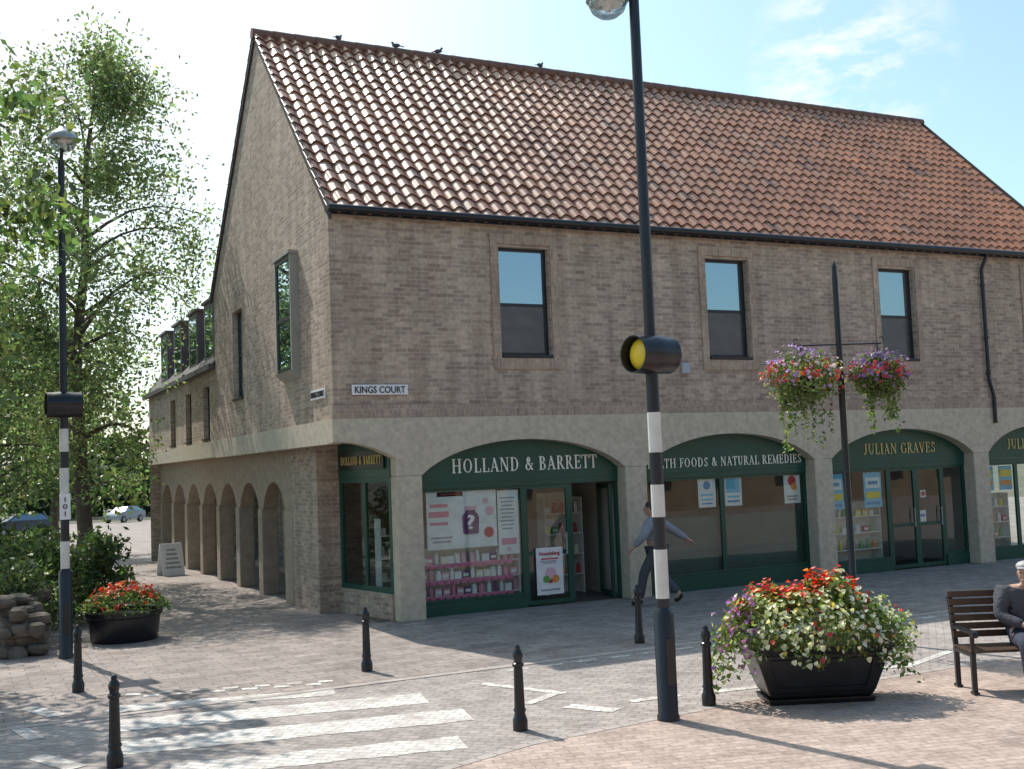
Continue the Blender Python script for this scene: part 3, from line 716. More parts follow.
# ------------------------------------------------------------------ street furniture
def dirang(v): return math.atan2(v[1],v[0])
def crossing_post(label,loc,beacon_dir,z_beacon,ztop,bands,arm_dir,rlow,rmid,zlow,zlant,armlen):
    t=thing('crossing_lamp_post',label,'lamp post',loc,group='black and white banded crossing lamp posts')
    m=MB(); m.lathe((0,0,0),[(rlow*1.12,0),(rlow*1.12,.04),(rlow,.06),(rlow,zlow-.04),(rmid,zlow+.02)],20)
    m.lathe((0,0,0),[(rmid,zlow+.021),(rmid,z_beacon),(rmid*.88,z_beacon+.3),(rmid*.8,ztop)],20)
    m.obj('post',M['bluepost'],t,smooth=True)
    for a,b in bands:
        m=MB(); m.lathe((0,0,0),[(rmid+.003,a),(rmid+.003,b)],20); m.obj('white_band',M['whitep'],t,smooth=True)
    m=MB(); m.box(-rlow*.5,rlow*.5,-rlow-.006,-rlow+.03,.35,.8); m.obj('access_door',M['black'],t,bevel=.004)
    bo=bpy.data.objects.new('beacon',None); coll.objects.link(bo); bo.parent=t; bo.location=(0,0,z_beacon); bo.rotation_euler[2]=dirang(beacon_dir)
    R=.188; H=.245
    m=MB(); m.M=Matrix.Rotation(math.pi/2,4,'Y')
    m.lathe((0,0,0),[(.05,-H+.13),(R-.012,-H+.125),(R-.012,-H),(R,-H),(R,-H*.6),(R+.012,-.05),(R+.012,.05),(R,H*.6),(R,H),(R-.012,H),(R-.012,H-.125),(.05,H-.13)],28)
    m.obj('hood',M['black'],bo,smooth=True)
    for s in (-1,1):
        m=MB(); m.ball((s*(H-.12),0,0),.07,R-.025,R-.025,20); m.obj('amber_lens',M['yellow'],bo,smooth=True)
    ax=Vector((arm_dir[0],arm_dir[1])).normalized()*armlen
    m=MB(); m.cyl((0,0,ztop-.25),(ax.x*.6,ax.y*.6,ztop+.0),.02); m.cyl((0,0,ztop-.02),(ax.x,ax.y,zlant+.17),.028); m.obj('bracket',M['bluepost'],t,smooth=True)
    m=MB(); c=(ax.x,ax.y,zlant)
    m.lathe(c,[(.21,.0),(.225,.02),(.215,.06),(.16,.13),(.08,.18),(.05,.22),(.01,.225)],24); m.obj('canopy',M['grey'],t,smooth=True)
    m=MB(); m.lathe(c,[(.02,-.17),(.1,-.15),(.165,-.10),(.195,-.04),(.2,-.002)],24); m.obj('lamp_bowl',M['bowl'],t,smooth=True)
    m=MB(); m.lathe(c,[(.03,-.1),(.035,-.08),(.035,-.002)],12); m.obj('bulb',M['whitep'],t,smooth=True)
    return t
VW=(.443,.896);RT=(.896,-.443)
crossing_post('tall dark lamp post with white bands and an amber crossing beacon',(.60,-8.70,0),(-RT[0]*.80-VW[0]*.6,-RT[1]*.80-VW[1]*.6),3.60,7.48,[(1.18,1.66),(1.98,2.30),(2.62,3.02)],(-RT[0],-RT[1]),.10,.064,1.07,7.25,.27)
lp=crossing_post('slim dark lamp post with number plate and hooded beacon',(-4.20,-.15,0),(1,0.075),3.72,7.42,[(1.30,1.70),(2.36,2.78),(3.02,3.36)],(.1,-1),.095,.062,1.28,7.68,.16)
m=MB(); m.box(-.075,.075,-.085,-.07,2.02,2.40); m.obj('number_plate',M['white'],lp)
text('number','1\n0\n1',.06,.28,M['blackl'],lp,(0,-.09,2.21))
bt=thing('bollard','black cast iron bollard with ringed neck on the paving','bollard',(-4.32,-3.20,0),group='black cast iron bollards along the kerb')
m=MB(); m.lathe((0,0,0),[(.085,0),(.085,.10),(.07,.13),(.062,.16),(.052,.56),(.05,.60),(.066,.61),(.066,.635),(.05,.645),(.048,.67),(.058,.69),(.06,.72),(.045,.755),(.03,.77),(.034,.785),(.02,.81),(.004,.815)],18)
m.obj('shaft',M['black'],bt,smooth=True)
m=MB(); m.lathe((0,0,0),[(.0705,.18),(.07,.2),(.064,.21)],18); m.obj('collar',M['black'],bt,smooth=True)
bt.scale=(.86,.86,1)
for p in ((-4.40,-7.35),(-.93,-4.11),(-.79,-8.23),(2.96,-4.48),(1.31,-8.39)): clone(bt,(p[0],p[1],0),random.uniform(0,3))

# foliage mesh -----------------------------------------------------------
def leaves(name,P,size,col,mat,parent=None,aspect=.55,up=0.0,loc=None):
    P=np.asarray(P);n=len(P); size=np.broadcast_to(size,(n,)).copy()*RNG.uniform(.6,1.3,n)
    a=RNG.normal(size=(n,3)); a/=np.linalg.norm(a,axis=1)[:,None]
    b=RNG.normal(size=(n,3)); b[:,2]+=up; b=b-(a*b).sum(1)[:,None]*a; b/=np.linalg.norm(b,axis=1)[:,None]
    s=size[:,None]
    V=np.empty((n,4,3)); V[:,0]=P-a*s; V[:,1]=P+b*s*aspect; V[:,2]=P+a*s; V[:,3]=P-b*s*aspect
    F=np.arange(n*4).reshape(n,4)
    me=bpy.data.meshes.new(name)
    me.vertices.add(n*4); me.vertices.foreach_set('co',V.ravel())
    me.loops.add(n*4); me.loops.foreach_set('vertex_index',F.ravel())
    me.polygons.add(n); me.polygons.foreach_set('loop_start',np.arange(0,n*4,4)); 
    c=np.ones((n,4)); c[:,:3]=np.clip(col,0,1)
    me.update(calc_edges=True)
    at=me.attributes.new('Col','FLOAT_COLOR','FACE'); at.data.foreach_set('color',c.ravel())
    me.materials.append(mat); me.validate()
    o=bpy.data.objects.new(name,me); coll.objects.link(o)
    if parent:o.parent=parent
    if loc:o.location=loc
    return o
def greens(n,base=(.07,.11,.03),v=.3):
    k=RNG.normal(1,v,n).clip(.35,1.9)[:,None]; c=np.array(base)*k; c[:,0]*=RNG.uniform(.8,1.3,n); return c
def tree(label,loc,H,zc0,rad,nl,nleaf,lsz,base,lean=(0,0),droop=.5,seed=1,tr=.16,spread=.38,side=None):
    global RNG
    RNG=np.random.default_rng(seed)
    t=thing('tree',label,'tree',loc)
    m=MB()
    pts=[Vector((0,0,-.1))]
    for i in range(1,11):
        f=i/10; pts.append(Vector((lean[0]*f*f+RNG.normal(0,.06),lean[1]*f*f+RNG.normal(0,.06),H*.93*f)))
    def rt(f): return tr*(1-f)**.8+.012
    for i in range(10): m.cyl(pts[i],pts[i+1],rt(i/10)*(1.25 if i==0 else 1),rt((i+1)/10),10,cap=False)
    def trunk(z):
        f=z/(H*.93)*10; i=min(9,int(f)); return pts[i].lerp(pts[i+1],min(1,f-i))
    P=[];C=[]
    def clump(c,n,s,shade):
        q=RNG.normal(size=(n,3))*np.array([s,s,s*.8])+np.array(c); P.append(q); C.append(greens(n,np.array(base)*shade))
    per=max(8,int(nleaf/(nl*9)))
    for k in range(nl):
        f=(k+RNG.random())/nl; z=zc0+(H*.95-zc0)*f
        az=k*2.399+RNG.normal(0,.3)
        prof=math.sin(math.pi*min(1,(f*.74+.26)))**.7 if f<.98 else .35
        prof=max(prof,.34)
        ln=rad*prof*RNG.uniform(.5,1.2)
        o=trunk(min(z-.2*ln,H*.92)); d=Vector((math.cos(az),math.sin(az),.55+.5*f)).normalized()
        p=o.copy(); r=rt(o.z/(H*.93))*.5+.01
        steps=5
        for s_ in range(steps):
            q=p+d*(ln/steps); m.cyl(p,q,r,r*.7,5,cap=False); r*=.7
            d=(d+Vector((RNG.normal(0,.18),RNG.normal(0,.18),-.16*droop-.05*s_*droop))).normalized()
            if s_>=1:
                for b_ in range(2):
                    dd=(d+Vector(tuple(RNG.normal(0,.7,3)))+Vector((0,0,-droop*.4))).normalized(); l2=ln*RNG.uniform(.15,.34)
                    e=q+dd*l2; m.cyl(q,e,r*.6,.006,4,cap=False)
                    sh=RNG.uniform(.6,1.35)
                    clump(e,per,spread*RNG.uniform(.5,1.1),sh)
                    if droop>.6:
                        for h_ in range(2): clump(e+Vector((RNG.normal(0,.12),RNG.normal(0,.12),-.35*(h_+1))),per//3,.16,sh)
            p=q
        clump(p,per,spread*.8,RNG.uniform(.8,1.3))
    m.obj('trunk',M['bark'],t,smooth=True)
    leaves('crown',np.concatenate(P),lsz,np.concatenate(C),M['leaf'],t)
    return t
tree('tall airy birch tree with drooping grey green foliage beside the path',(-2.95,11.0,0),14.1,4.0,3.6,38,21000,.062,(.155,.205,.10),lean=(.5,0),droop=1.0,seed=3,spread=.44,tr=.19)
tree('leafy tree with airy green crown beside the planted bed',(-6.6,9.5,0),11.6,3.2,3.6,26,12000,.072,(.14,.19,.09),droop=.8,seed=5,spread=.45)
tree('broad green tree standing behind the shrubs by the path',(-4.9,21,0),9.0,2.2,3.6,28,10000,.11,(.095,.145,.06),droop=.5,seed=8,spread=.5)
tree('leafy street tree standing on the path verge',(-2.3,26,-.1),8.6,2.6,2.8,22,7500,.12,(.105,.155,.06),droop=.5,seed=9,spread=.5)
tree('tall street tree overhanging the crossing from the paving edge',(-7.1,-.4,0),10.6,3.8,3.1,24,9000,.095,(.11,.16,.06),droop=.6,seed=11,spread=.33)
tree('dark green tree standing further down the path',(-6.5,38,-.25),11,2.0,4.5,26,7500,.17,(.065,.10,.04),droop=.4,seed=13,spread=.6)
RNG=np.random.default_rng(21)
P=[];C=[]
for k in range(90):
    x=RNG.uniform(-45,60);y=RNG.uniform(105,130);h=RNG.uniform(6,11); r=RNG.uniform(2.5,4.5); sh=RNG.uniform(.5,1.2)
    q=RNG.normal(size=(180,3)); q/=np.linalg.norm(q,axis=1)[:,None]; q*=RNG.uniform(.6,1,(180,1))
    P.append(q*np.array([r,r,h/2])+np.array([x,y,h/2-1.3])); C.append(greens(180,np.array((.08,.12,.05))*sh))
o=leaves('woodland',np.concatenate(P),.65,np.concatenate(C),M['leaf'],aspect=.8); o['kind']='stuff'
def shrub(label,loc,r,h,n,base,lsz=.05,name='shrub'):
    k=int(n/60);P=[];C=[]
    for i in range(k):
        a=RNG.uniform(0,6.28);e=math.sqrt(RNG.random());z=h*RNG.uniform(.1,.95);rr=r*e*math.sqrt(max(.05,1-(z/h-.3)**2*1.2))
        P.append(RNG.normal(size=(60,3))*.12+np.array([math.cos(a)*rr,math.sin(a)*rr,z])); C.append(greens(60,np.array(base)*RNG.uniform(.6,1.4)))
    P=np.concatenate(P); P[:,2]=np.abs(P[:,2])
    o=leaves(name,P,lsz,np.concatenate(C),M['leaf']); o.location=loc; tag(o,label,'shrub'); return o
shrub('rounded green shrub behind the round planter',(-3.55,4.4,0),.95,1.55,4200,(.085,.13,.05),.06)
shrub('spreading shrub growing over the stone wall',(-4.8,1.7,.25),.5,1.0,2400,(.09,.13,.055),.045)
shrub('leafy shrub growing behind the stone wall',(-4.75,3.4,0),.75,1.6,3200,(.10,.145,.06))
shrub('tall green shrub against the tree trunk',(-5.6,8.0,0),1.3,2.3,4500,(.08,.12,.045),.075)
shrub('loose green shrub on the path edge',(-4.1,14.5,0),1.2,1.4,3000,(.09,.14,.055),.075)
# rubble stone wall
R9=np.random.default_rng(12); m=MB()
def stone(m,c,sx,sy,sz):
    k=MB(); k.ball((0,0,0),1,1,1,9); v=[]
    pl=[Vector(tuple(R9.normal(size=3))).normalized() for _ in range(7)]
    for p in k.v:
        u=Vector(p)
        u=Vector([max(-.72,min(.72,q)) for q in u])
        for n_ in pl:
            dd=u.dot(n_)
            if dd>.68: u=u*(.68/dd)
        v.append((c[0]+u.x*sx,c[1]+u.y*sy,c[2]+u.z*sz))
    m.add(v,k.f)
for iy in range(9):
    for iz in range(6):
        for ix in range(3):
            if iz==5 and R9.random()<.6: continue
            if iz==4 and R9.random()<.3: continue
            stone(m,(-5.02+ix*.21+R9.normal(0,.03)+(.08 if iz%2 else 0),.45+iy*.33+(.16 if iz%2 else 0)+R9.normal(0,.03),.08+iz*.145+R9.normal(0,.015)),.17+R9.random()*.08,.24+R9.random()*.08,.11+R9.random()*.06)
wl=m.obj('stone_wall',M['rock']); tag(wl,'low rough rubble stone wall beside the lamp post','wall')

# flowers ---------------------------------------------------------------
def blossoms(name,P,Cn,col,r,parent):
    P=np.asarray(P);n=len(P);k=6
    nrm=np.asarray(Cn)+RNG.normal(0,.45,(n,3)); nrm/=np.linalg.norm(nrm,axis=1)[:,None]
    a=np.cross(nrm,[.3,.2,.9]); a/=np.linalg.norm(a,axis=1)[:,None]; b=np.cross(nrm,a)
    R=(np.broadcast_to(r,(n,))*RNG.uniform(.7,1.25,n))[:,None]
    V=np.empty((n,k+1,3)); V[:,0]=P+nrm*R*-.25
    for i in range(k):
        t=2*math.pi*i/k; f=1 if i%2==0 else .72
        V[:,i+1]=P+(a*math.cos(t)+b*math.sin(t))*R*f
    F=[];
    for j in range(n):
        o=j*(k+1)
        for i in range(k): F.append((o,o+1+i,o+1+(i+1)%k))
    me=bpy.data.meshes.new(name); me.from_pydata(V.reshape(-1,3).tolist(),[],F)
    c=np.ones((n,4)); c[:,:3]=col; c[:,:3]*=RNG.uniform(.75,1.15,(n,1)); c=np.repeat(c,k,axis=0)
    at=me.attributes.new('Col','FLOAT_COLOR','FACE'); at.data.foreach_set('color',c.ravel()); me.materials.append(M['petal'])
    o=bpy.data.objects.new(name,me); coll.objects.link(o); o.parent=parent; return o
pa=math.atan2(-.40,.915)
t=thing('flower_trough','black flared trough planter overflowing with red and cream flowers','planter',(2.36,-8.80,0),pa)
def tap(m,l0,w0,l1,w1,z0,z1):
    m.add([(-l0,-w0,z0),(l0,-w0,z0),(l0,w0,z0),(-l0,w0,z0),(-l1,-w1,z1),(l1,-w1,z1),(l1,w1,z1),(-l1,w1,z1)],[(0,3,2,1),(4,5,6,7),(0,1,5,4),(1,2,6,5),(2,3,7,6),(3,0,4,7)])
m=MB(); tap(m,.54,.25,.56,.27,0,.06); tap(m,.51,.24,.55,.28,.061,.12); tap(m,.55,.28,.69,.37,.121,.52); tap(m,.70,.40,.73,.43,.521,.60)
m.obj('trough',M['black'],t,bevel=.012)
m=MB()
def f(x,z): 
    k=(z-.121)/.399; y=-(.28+.09*k)-.004; return (x*(1+.24*k),y,z)
xa,xb=-.45,.45
for (x0,x1,z0,z1) in ((xa,xb,.16,.18),(xa,xb,.45,.47),(xa,xa+.02,.18,.45),(xb-.02,xb,.18,.45)):
    m.add([f(x0,z0),f(x1,z0),f(x1,z1),f(x0,z1)]+[tuple(Vector(f(a,b))+Vector((0,-.012,0))) for a,b in ((x0,z0),(x1,z0),(x1,z1),(x0,z1))],[(4,5,6,7),(0,1,5,4),(1,2,6,5),(2,3,7,6),(3,0,4,7)])
m.obj('moulding',M['black'],t)
def mound(n,lx,ly,z0,h,rng):
    a=rng.uniform(0,2*math.pi,n); e=np.sqrt(rng.random(n)); x=np.cos(a)*e; y=np.sin(a)*e
    z=np.sqrt(np.clip(1-e**2,0,1))*.9+.1*rng.random(n)
    nr=np.stack([x,y,z+.15],1); k=rng.uniform(.82,1.05,n)[:,None]
    P=np.stack([x*lx,y*ly,z*h],1)*k+np.array([0,0,z0]); return P,nr
R2=np.random.default_rng(5)
def shape(P):
    x=P[:,0]; ed=np.abs(x)>.55; P[ed,2]-=R2.uniform(0,.42,ed.sum())*(np.abs(x[ed])-.5)*2.2
    fr=(P[:,1]<-.35); P[fr,2]-=R2.uniform(0,.16,fr.sum())
    P[:,2]+=.07*np.sin(x*7)+.06*np.sin(x*13+P[:,1]*9)+.04*np.sin(x*29); return P
P,nr=mound(5800,1.10,.62,.52,.66,R2); P=shape(P)
leaves('foliage',P,.036,greens(len(P),(.13,.19,.06),.3),M['leaf'],t)
P,nr=mound(2300,1.12,.66,.54,.70,R2); P=shape(P)
z=P[:,2];x=P[:,0];y=P[:,1]; u=R2.random(len(P))
col=np.zeros((len(P),3)); col[:]=(.82,.80,.54)
ring=np.sqrt((x/1.1)**2+((y-.12)/.55)**2)+.12*np.sin(x*11)+.08*np.sin(y*17)
top=ring<.68; red=top&(u<.82); col[red]=(.68,.035,.02); col[top&(~red)]=(.76,.26,.06)
mid=(~top)&(R2.random(len(P))<.12); col[mid]=(.76,.60,.12)
low=(~top)&(x<-.65)&(u<.5); col[low]=(.42,.16,.50)
wh=(~top)&(x>.3)&(u<.5); col[wh]=(.78,.78,.73)
pk=(~top)&(u>.95); col[pk]=(.62,.07,.07)
keep=(top&(u<.95))|((~top)&(u<.80))|pk
blossoms('blossom',P[keep],nr[keep],col[keep],.031,t)
t=thing('round_planter','round black planter with red geraniums beside the lamp post','planter',(-3.2,1.25,0))
m=MB(); m.lathe((0,0,0),[(.50,0),(.52,.03),(.56,.38),(.60,.40),(.60,.48),(.55,.48),(.54,.42)],28); m.obj('tub',M['black'],t,smooth=True)
P,nr=mound(1900,.72,.72,.42,.40,R2); leaves('foliage',P,.035,greens(len(P),(.11,.165,.055)),M['leaf'],t)
P,nr=mound(170,.62,.62,.50,.44,R2); c=np.tile((.66,.05,.025),(len(P),1)).astype(float); c[R2.random(len(P))<.3]=(.75,.3,.18); blossoms('blossom',P,nr,c,.045,t)
t=thing('basket_post','slender black post carrying two hanging flower baskets on scroll brackets','post',(5.35,-6.2,0))
m=MB(); m.lathe((0,0,0),[(.075,0),(.075,.5),(.05,.55),(.045,3.0),(.04,5.0),(.03,5.1),(.035,5.13),(.006,5.22)],14); m.obj('post',M['black'],t,smooth=True)
ad=Vector((.93,-.37,0)).normalized()
m=MB()
for s in (-1,1):
    m.cyl((0,0,4.05),tuple(ad*s*.60+Vector((0,0,4.05))),.011,.011,8)
    pr=None
    for i in range(15):
        a=i/14*math.pi*.5; p=ad*s*(.05+.5*math.sin(a))+Vector((0,0,4.03-.40*math.cos(a)+.0)); 
        if pr: m.cyl(pr,p,.008,.008,6)
        pr=p
    pr=None
    for i in range(18):
        a=i/17*4.5; r=.06*(1-i/24); p=ad*s*(.60+r*math.sin(a)*.9)+Vector((0,0,4.12-r*math.cos(a)-.01))
        if pr: m.cyl(pr,p,.007,.007,6)
        pr=p
m.obj('bracket',M['black'],t,smooth=True)
def basket(label,c,r,cols,seed):
    R3=np.random.default_rng(seed)
    b=thing('hanging_basket',label,'flower basket',c,group='hanging flower baskets on the post')
    m=MB()
    m.lathe((0,0,0),[(.04,-.24),(.14,-.2),(.2,-.1),(.22,0),(.2,.005)],18); m.obj('basket',M['soil'],b,smooth=True)
    m=MB()
    for i in range(3):
        a=i*2.09; m.cyl((.2*math.cos(a),.2*math.sin(a),0),(0,0,.44),.006,.006,5)
    m.obj('chain',M['black'],b)
    n=2100; q=R3.normal(size=(n,3)); q/=np.linalg.norm(q,axis=1)[:,None]; rad=R3.uniform(.7,1.12,n)*(1+.14*np.sin(q[:,0]*7+q[:,2]*5))
    P=q*rad[:,None]*np.array([r,r,r*.76])+np.array([0,0,-.02])
    tr=[]
    for i in range(22):
        a=R3.uniform(0,6.28); rr=r*R3.uniform(.3,.9); ll=R3.uniform(.3,.95)*r/.45; k=int(ll*50)
        zz=-R3.random(k)*ll-.1; tr.append(np.stack([math.cos(a)*rr*(1+.1*zz)+R3.normal(0,.02,k),math.sin(a)*rr+R3.normal(0,.02,k),zz],1))
    P=np.concatenate([P]+tr); leaves('foliage',P,.033,greens(len(P),(.14,.19,.07)),M['leaf'],b)
    n=520; q=R3.normal(size=(n,3)); q[:,2]=np.abs(q[:,2])*1.0-.35; q/=np.linalg.norm(q,axis=1)[:,None]
    rad=R3.uniform(.85,1.15,n)*(1+.14*np.sin(q[:,0]*7+q[:,2]*5))
    P=q*rad[:,None]*np.array([r*1.06,r*1.06,r*.84]); ang=np.arctan2(q[:,1],q[:,0])+q[:,2]*2; idx=((np.floor((ang+math.pi)/(2*math.pi)*5)+R3.integers(0,2,n))%len(cols)).astype(int)
    idx[q[:,2]>.55]=0
    blossoms('blossom',P,q,np.array(cols)[idx],.031,b)
basket('full hanging basket of purple red and yellow flowers',tuple(Vector((5.35,-6.2,3.62))-ad*.56+Vector((-.05,-.08,0))),.45,[(.42,.26,.58),(.62,.06,.05),(.60,.46,.66),(.74,.6,.15),(.68,.12,.12)],4)
basket('smaller hanging basket of purple and red flowers',tuple(Vector((5.35,-6.2,3.62))+ad*.54),.36,[(.30,.17,.46),(.5,.05,.08),(.28,.16,.42),(.45,.25,.35)],6)
e=Vector((.896,-.443,0)); bang=math.atan2(e.y,e.x)
bpos=Vector((3.74,-9.62,0))
t=thing('park_bench','dark slatted park bench with cast iron legs and curved arms','bench',bpos,bang)
def leg(x):
    m=MB()
    m.box(x-.025,x+.025,-.0,.05,.0,.40); m.box(x-.025,x+.025,.44,.49,.0,.40); m.box(x-.03,x+.03,-.03,.08,0,.03); m.box(x-.03,x+.03,.41,.53,0,.03)
    m.box(x-.025,x+.025,-.01,.5,.38,.42)
    m.add([(x-.025,.44,.42),(x+.025,.44,.42),(x+.025,.49,.42),(x-.025,.49,.42),(x-.025,.56,.95),(x+.025,.56,.95),(x+.025,.60,.95),(x-.025,.60,.95)],[(0,3,2,1),(4,5,6,7),(0,1,5,4),(1,2,6,5),(2,3,7,6),(3,0,4,7)])
    m.box(x-.02,x+.02,-.0,.04,.42,.62); m.box(x-.03,x+.03,-.05,.50,.62,.655); m.cyl((x-.03,-.05,.62),(x+.03,-.05,.62),.036,.036,12)
    return m
leg(.03).obj('leg',M['black'],t,bevel=.006); leg(1.77).obj('leg',M['black'],t,bevel=.006)
m=MB()
for i in range(6): m.box(0,1.8,.0+i*.078,.066+i*.078,.421,.45)
m.obj('seat',M['wood'],t,bevel=.004)
m=MB()
for i in range(6):
    z=.52+i*.083; y=.43+(z-.42)/.53*.12; m.box(.0,1.8,y-.012,y+.014,z,z+.068)
m.obj('backrest',M['wood'],t,bevel=.004)
t=thing('pavement_sign','white folding pavement sign board standing outside the arcade','sign board',(-.40,13.6,0),.2)
for s in (-1,1):
    m=MB(); m.add([(-.3,s*.25,0),(.3,s*.25,0),(.3,s*.02,.85),(-.3,s*.02,.85),(-.3,s*.25+.02,0),(.3,s*.25+.02,0),(.3,s*.02+.02,.85),(-.3,s*.02+.02,.85)],[(0,1,2,3),(7,6,5,4),(0,4,5,1),(1,5,6,2),(2,6,7,3),(3,7,4,0)]); m.obj('board',M['white'],t)
m=MB(); m.M=Matrix.Translation((0,-.25,0))@Matrix.Rotation(-math.atan2(.23,.85),4,'X')
for i in range(5): m.box(-.22+.02*i,.22-.03*i,-.008,-.003,.2+.12*i,.25+.12*i)
m.obj('print',c_('poster_grey',PC['grey']),t)

pg=thing('pigeon','grey pigeon perched on the roof ridge','bird',(1.8,D/2,HR+.14),.5,group='pigeons on the roof ridge')
m=MB(); m.ball((0,0,.10),.15,.07,.075,14); m.ball((.13,0,.20),.042,.038,.045,12); m.cyl((.07,0,.12),(.125,0,.19),.05,.035,10); m.cyl((.165,0,.2),(.20,0,.19),.012,.003,6)
m.add([(-.12,-.03,.10),(-.12,.03,.10),(-.28,.045,.05),(-.28,-.045,.05),(-.12,-.03,.08),(-.12,.03,.08),(-.28,.045,.04),(-.28,-.045,.04)],[(0,1,2,3),(7,6,5,4),(0,3,7,4),(1,5,6,2),(2,6,7,3)])
m.obj('body',c_('pigeon_grey',(.07,.075,.09)),pg,smooth=True)
m=MB(); m.cyl((.0,.025,.05),(.01,.025,-.01),.007);m.cyl((.0,-.025,.05),(.01,-.025,-.01),.007); m.obj('leg',c_('pigeon_leg',(.4,.12,.1)),pg)
pg.scale=(.62,.62,.62)
for x,r in ((3.12,2.8),(4.12,-.4),(6.7,.3)): clone(pg,(x,D/2,HR+.14),r)

# ------------------------------------------------------------------ people
def skinmesh(name,J,E,mat,parent,root,sub=2,extra=None):
    keys=list(J); me=bpy.data.meshes.new(name); me.from_pydata([J[k][0] for k in keys],[(keys.index(a),keys.index(b)) for a,b in E],[])
    o=bpy.data.objects.new(name,me); coll.objects.link(o); o.modifiers.new('sk','SKIN'); 
    sm=o.modifiers.new('ss','SUBSURF'); sm.levels=sub
    sv=me.skin_vertices[0].data
    for i,k in enumerate(keys):
        r=J[k][1]; sv[i].radius=(r,r) if not isinstance(r,tuple) else r
        sv[i].use_root=(k==root)
    bpy.context.view_layer.update(); dg=bpy.context.evaluated_depsgraph_get()
    nm=bpy.data.meshes.new_from_object(o.evaluated_get(dg)); bpy.data.objects.remove(o)
    vs=[tuple(v.co) for v in nm.vertices]; fs=[list(p.vertices) for p in nm.polygons]
    mb=MB(); mb.add(vs,fs)
    if extra: extra(mb)
    nm2=mb.obj(name,mat,parent); nm2.data.polygons.foreach_set('use_smooth',[True]*len(nm2.data.polygons)); return nm2
def person(label,loc,rot,J,top,trs,hairc,cap=None,headdir=0):
    t=thing('person',label,'person',loc,rot)
    V=lambda p:Vector(p)
    body=dict(J)
    E=[('pelvis','spine'),('spine','chest'),('chest','neck'),('neck','skull')]
    for s in 'LR': E+=[('chest','sh'+s),('sh'+s,'el'+s),('el'+s,'wr'+s),('pelvis','hip'+s),('hip'+s,'kn'+s),('kn'+s,'an'+s),('an'+s,'toe'+s)]
    for s in 'LR':
        w=V(J['wr'+s][0]); d=(w-V(J['el'+s][0])).normalized(); side=d.cross(Vector((0,0,1)))
        if side.length<.1: side=Vector((0,1,0))
        side.normalize(); nn=side.cross(d).normalized()
        palm=w+d*.07; body['pa'+s]=(tuple(palm),.026); E.append(('wr'+s,'pa'+s))
        for i,(o,l) in enumerate(((-.03,.065),(-.01,.078),(.01,.073),(.03,.056))):
            a=palm+side*o+d*.022; b=a+d*l*.55-nn*.008; c=b+d*l*.4-nn*.022
            for q,pp,rr in (('a',a,.011),('b',b,.009),('c',c,.007)): body['f%s%d%s'%(s,i,q)]=(tuple(pp),rr)
            E+=[('pa'+s,'f%s%da'%(s,i)),('f%s%da'%(s,i),'f%s%db'%(s,i)),('f%s%db'%(s,i),'f%s%dc'%(s,i))]
        a=w+d*.035-side*.035-nn*.01; b=a+d*.035-side*.012-nn*.012
        body['th'+s]=(tuple(a),.013); body['tt'+s]=(tuple(b),.009); E+=[('wr'+s,'th'+s),('th'+s,'tt'+s)]
    sk=V(J['skull'][0])
    HM=Matrix.Translation(sk+Vector((0.015,0,.075)))@Matrix.Rotation(headdir,4,'Z')
    def head(mb):
        mb.M=HM
        mb.ball((0,0,0),.098,.077,.118,20); mb.ball((.03,0,-.065),.06,.052,.055,14)
        mb.cyl((.085,0,.015),(.116,0,-.025),.010,.017,8); mb.ball((.112,0,-.026),.014,.016,.012,8)
        mb.ball((0,.08,-.01),.018,.010,.03,8); mb.ball((0,-.08,-.01),.018,.010,.03,8)
        mb.ball((.083,0,-.062),.012,.026,.006,8)
        mb.M=Matrix.Identity(4)
    skinmesh('body',body,E,M['skin'],t,'pelvis',2,head)
    m=MB(); m.M=HM
    m.ball((.084,.03,.012),.012,.013,.009,8);m.ball((.084,-.03,.012),.012,.013,.009,8); m.obj('eyes',c_('eye_dark',(.05,.035,.03)),t)
    m=MB(); m.M=HM
    m.ball((-.018,0,.03),.102,.084,.10,18); m.obj('hair',c_('hair_'+hairc,{'grey':(.4,.39,.37),'dark':(.05,.035,.025)}[hairc]),t,smooth=True)
    if cap:
        m=MB(); m.M=HM
        m.ball((-.005,0,.075),.115,.095,.055,20); m.ball((.075,0,.058),.065,.07,.014,14); m.obj('cap',c_('cap_cloth',cap),t,smooth=True)
    g=lambda k,a:(J[k][0],a+(J[k][1] if not isinstance(J[k][1],tuple) else J[k][1][0]))
    T={};E=[('pelvis','spine'),('spine','chest'),('chest','collar')]
    pv=V(J['pelvis'][0]); T['pelvis']=(tuple(pv+Vector((0,0,-.02))),.165); T['spine']=g('spine',.025);T['chest']=g('chest',.025)
    T['collar']=(tuple(V(J['chest'][0]).lerp(V(J['neck'][0]),.72)),.075)
    for s in 'LR':
        T['sh'+s]=g('sh'+s,.022);T['el'+s]=g('el'+s,.024);T['wr'+s]=(tuple(V(J['el'+s][0]).lerp(V(J['wr'+s][0]),.93)),.048)
        E+=[('chest','sh'+s),('sh'+s,'el'+s),('el'+s,'wr'+s)]
    cm=c_('cloth_'+top[0],top[1],.9)
    if not cm.get('w'):
        cm['w']=1; nt=cm.node_tree; b=nt.nodes['Principled BSDF']; bump(nt,b,noise(nt,objco(nt),9,3),1.0,.03)
    skinmesh('jacket',T,E,cm,t,'pelvis')
    T={'pelvis':(tuple(pv),.148)};E=[]
    for s in 'LR':
        T['hip'+s]=g('hip'+s,.02);T['kn'+s]=g('kn'+s,.022);T['an'+s]=(tuple(V(J['kn'+s][0]).lerp(V(J['an'+s][0]),.97)),.065)
        E+=[('pelvis','hip'+s),('hip'+s,'kn'+s),('kn'+s,'an'+s)]
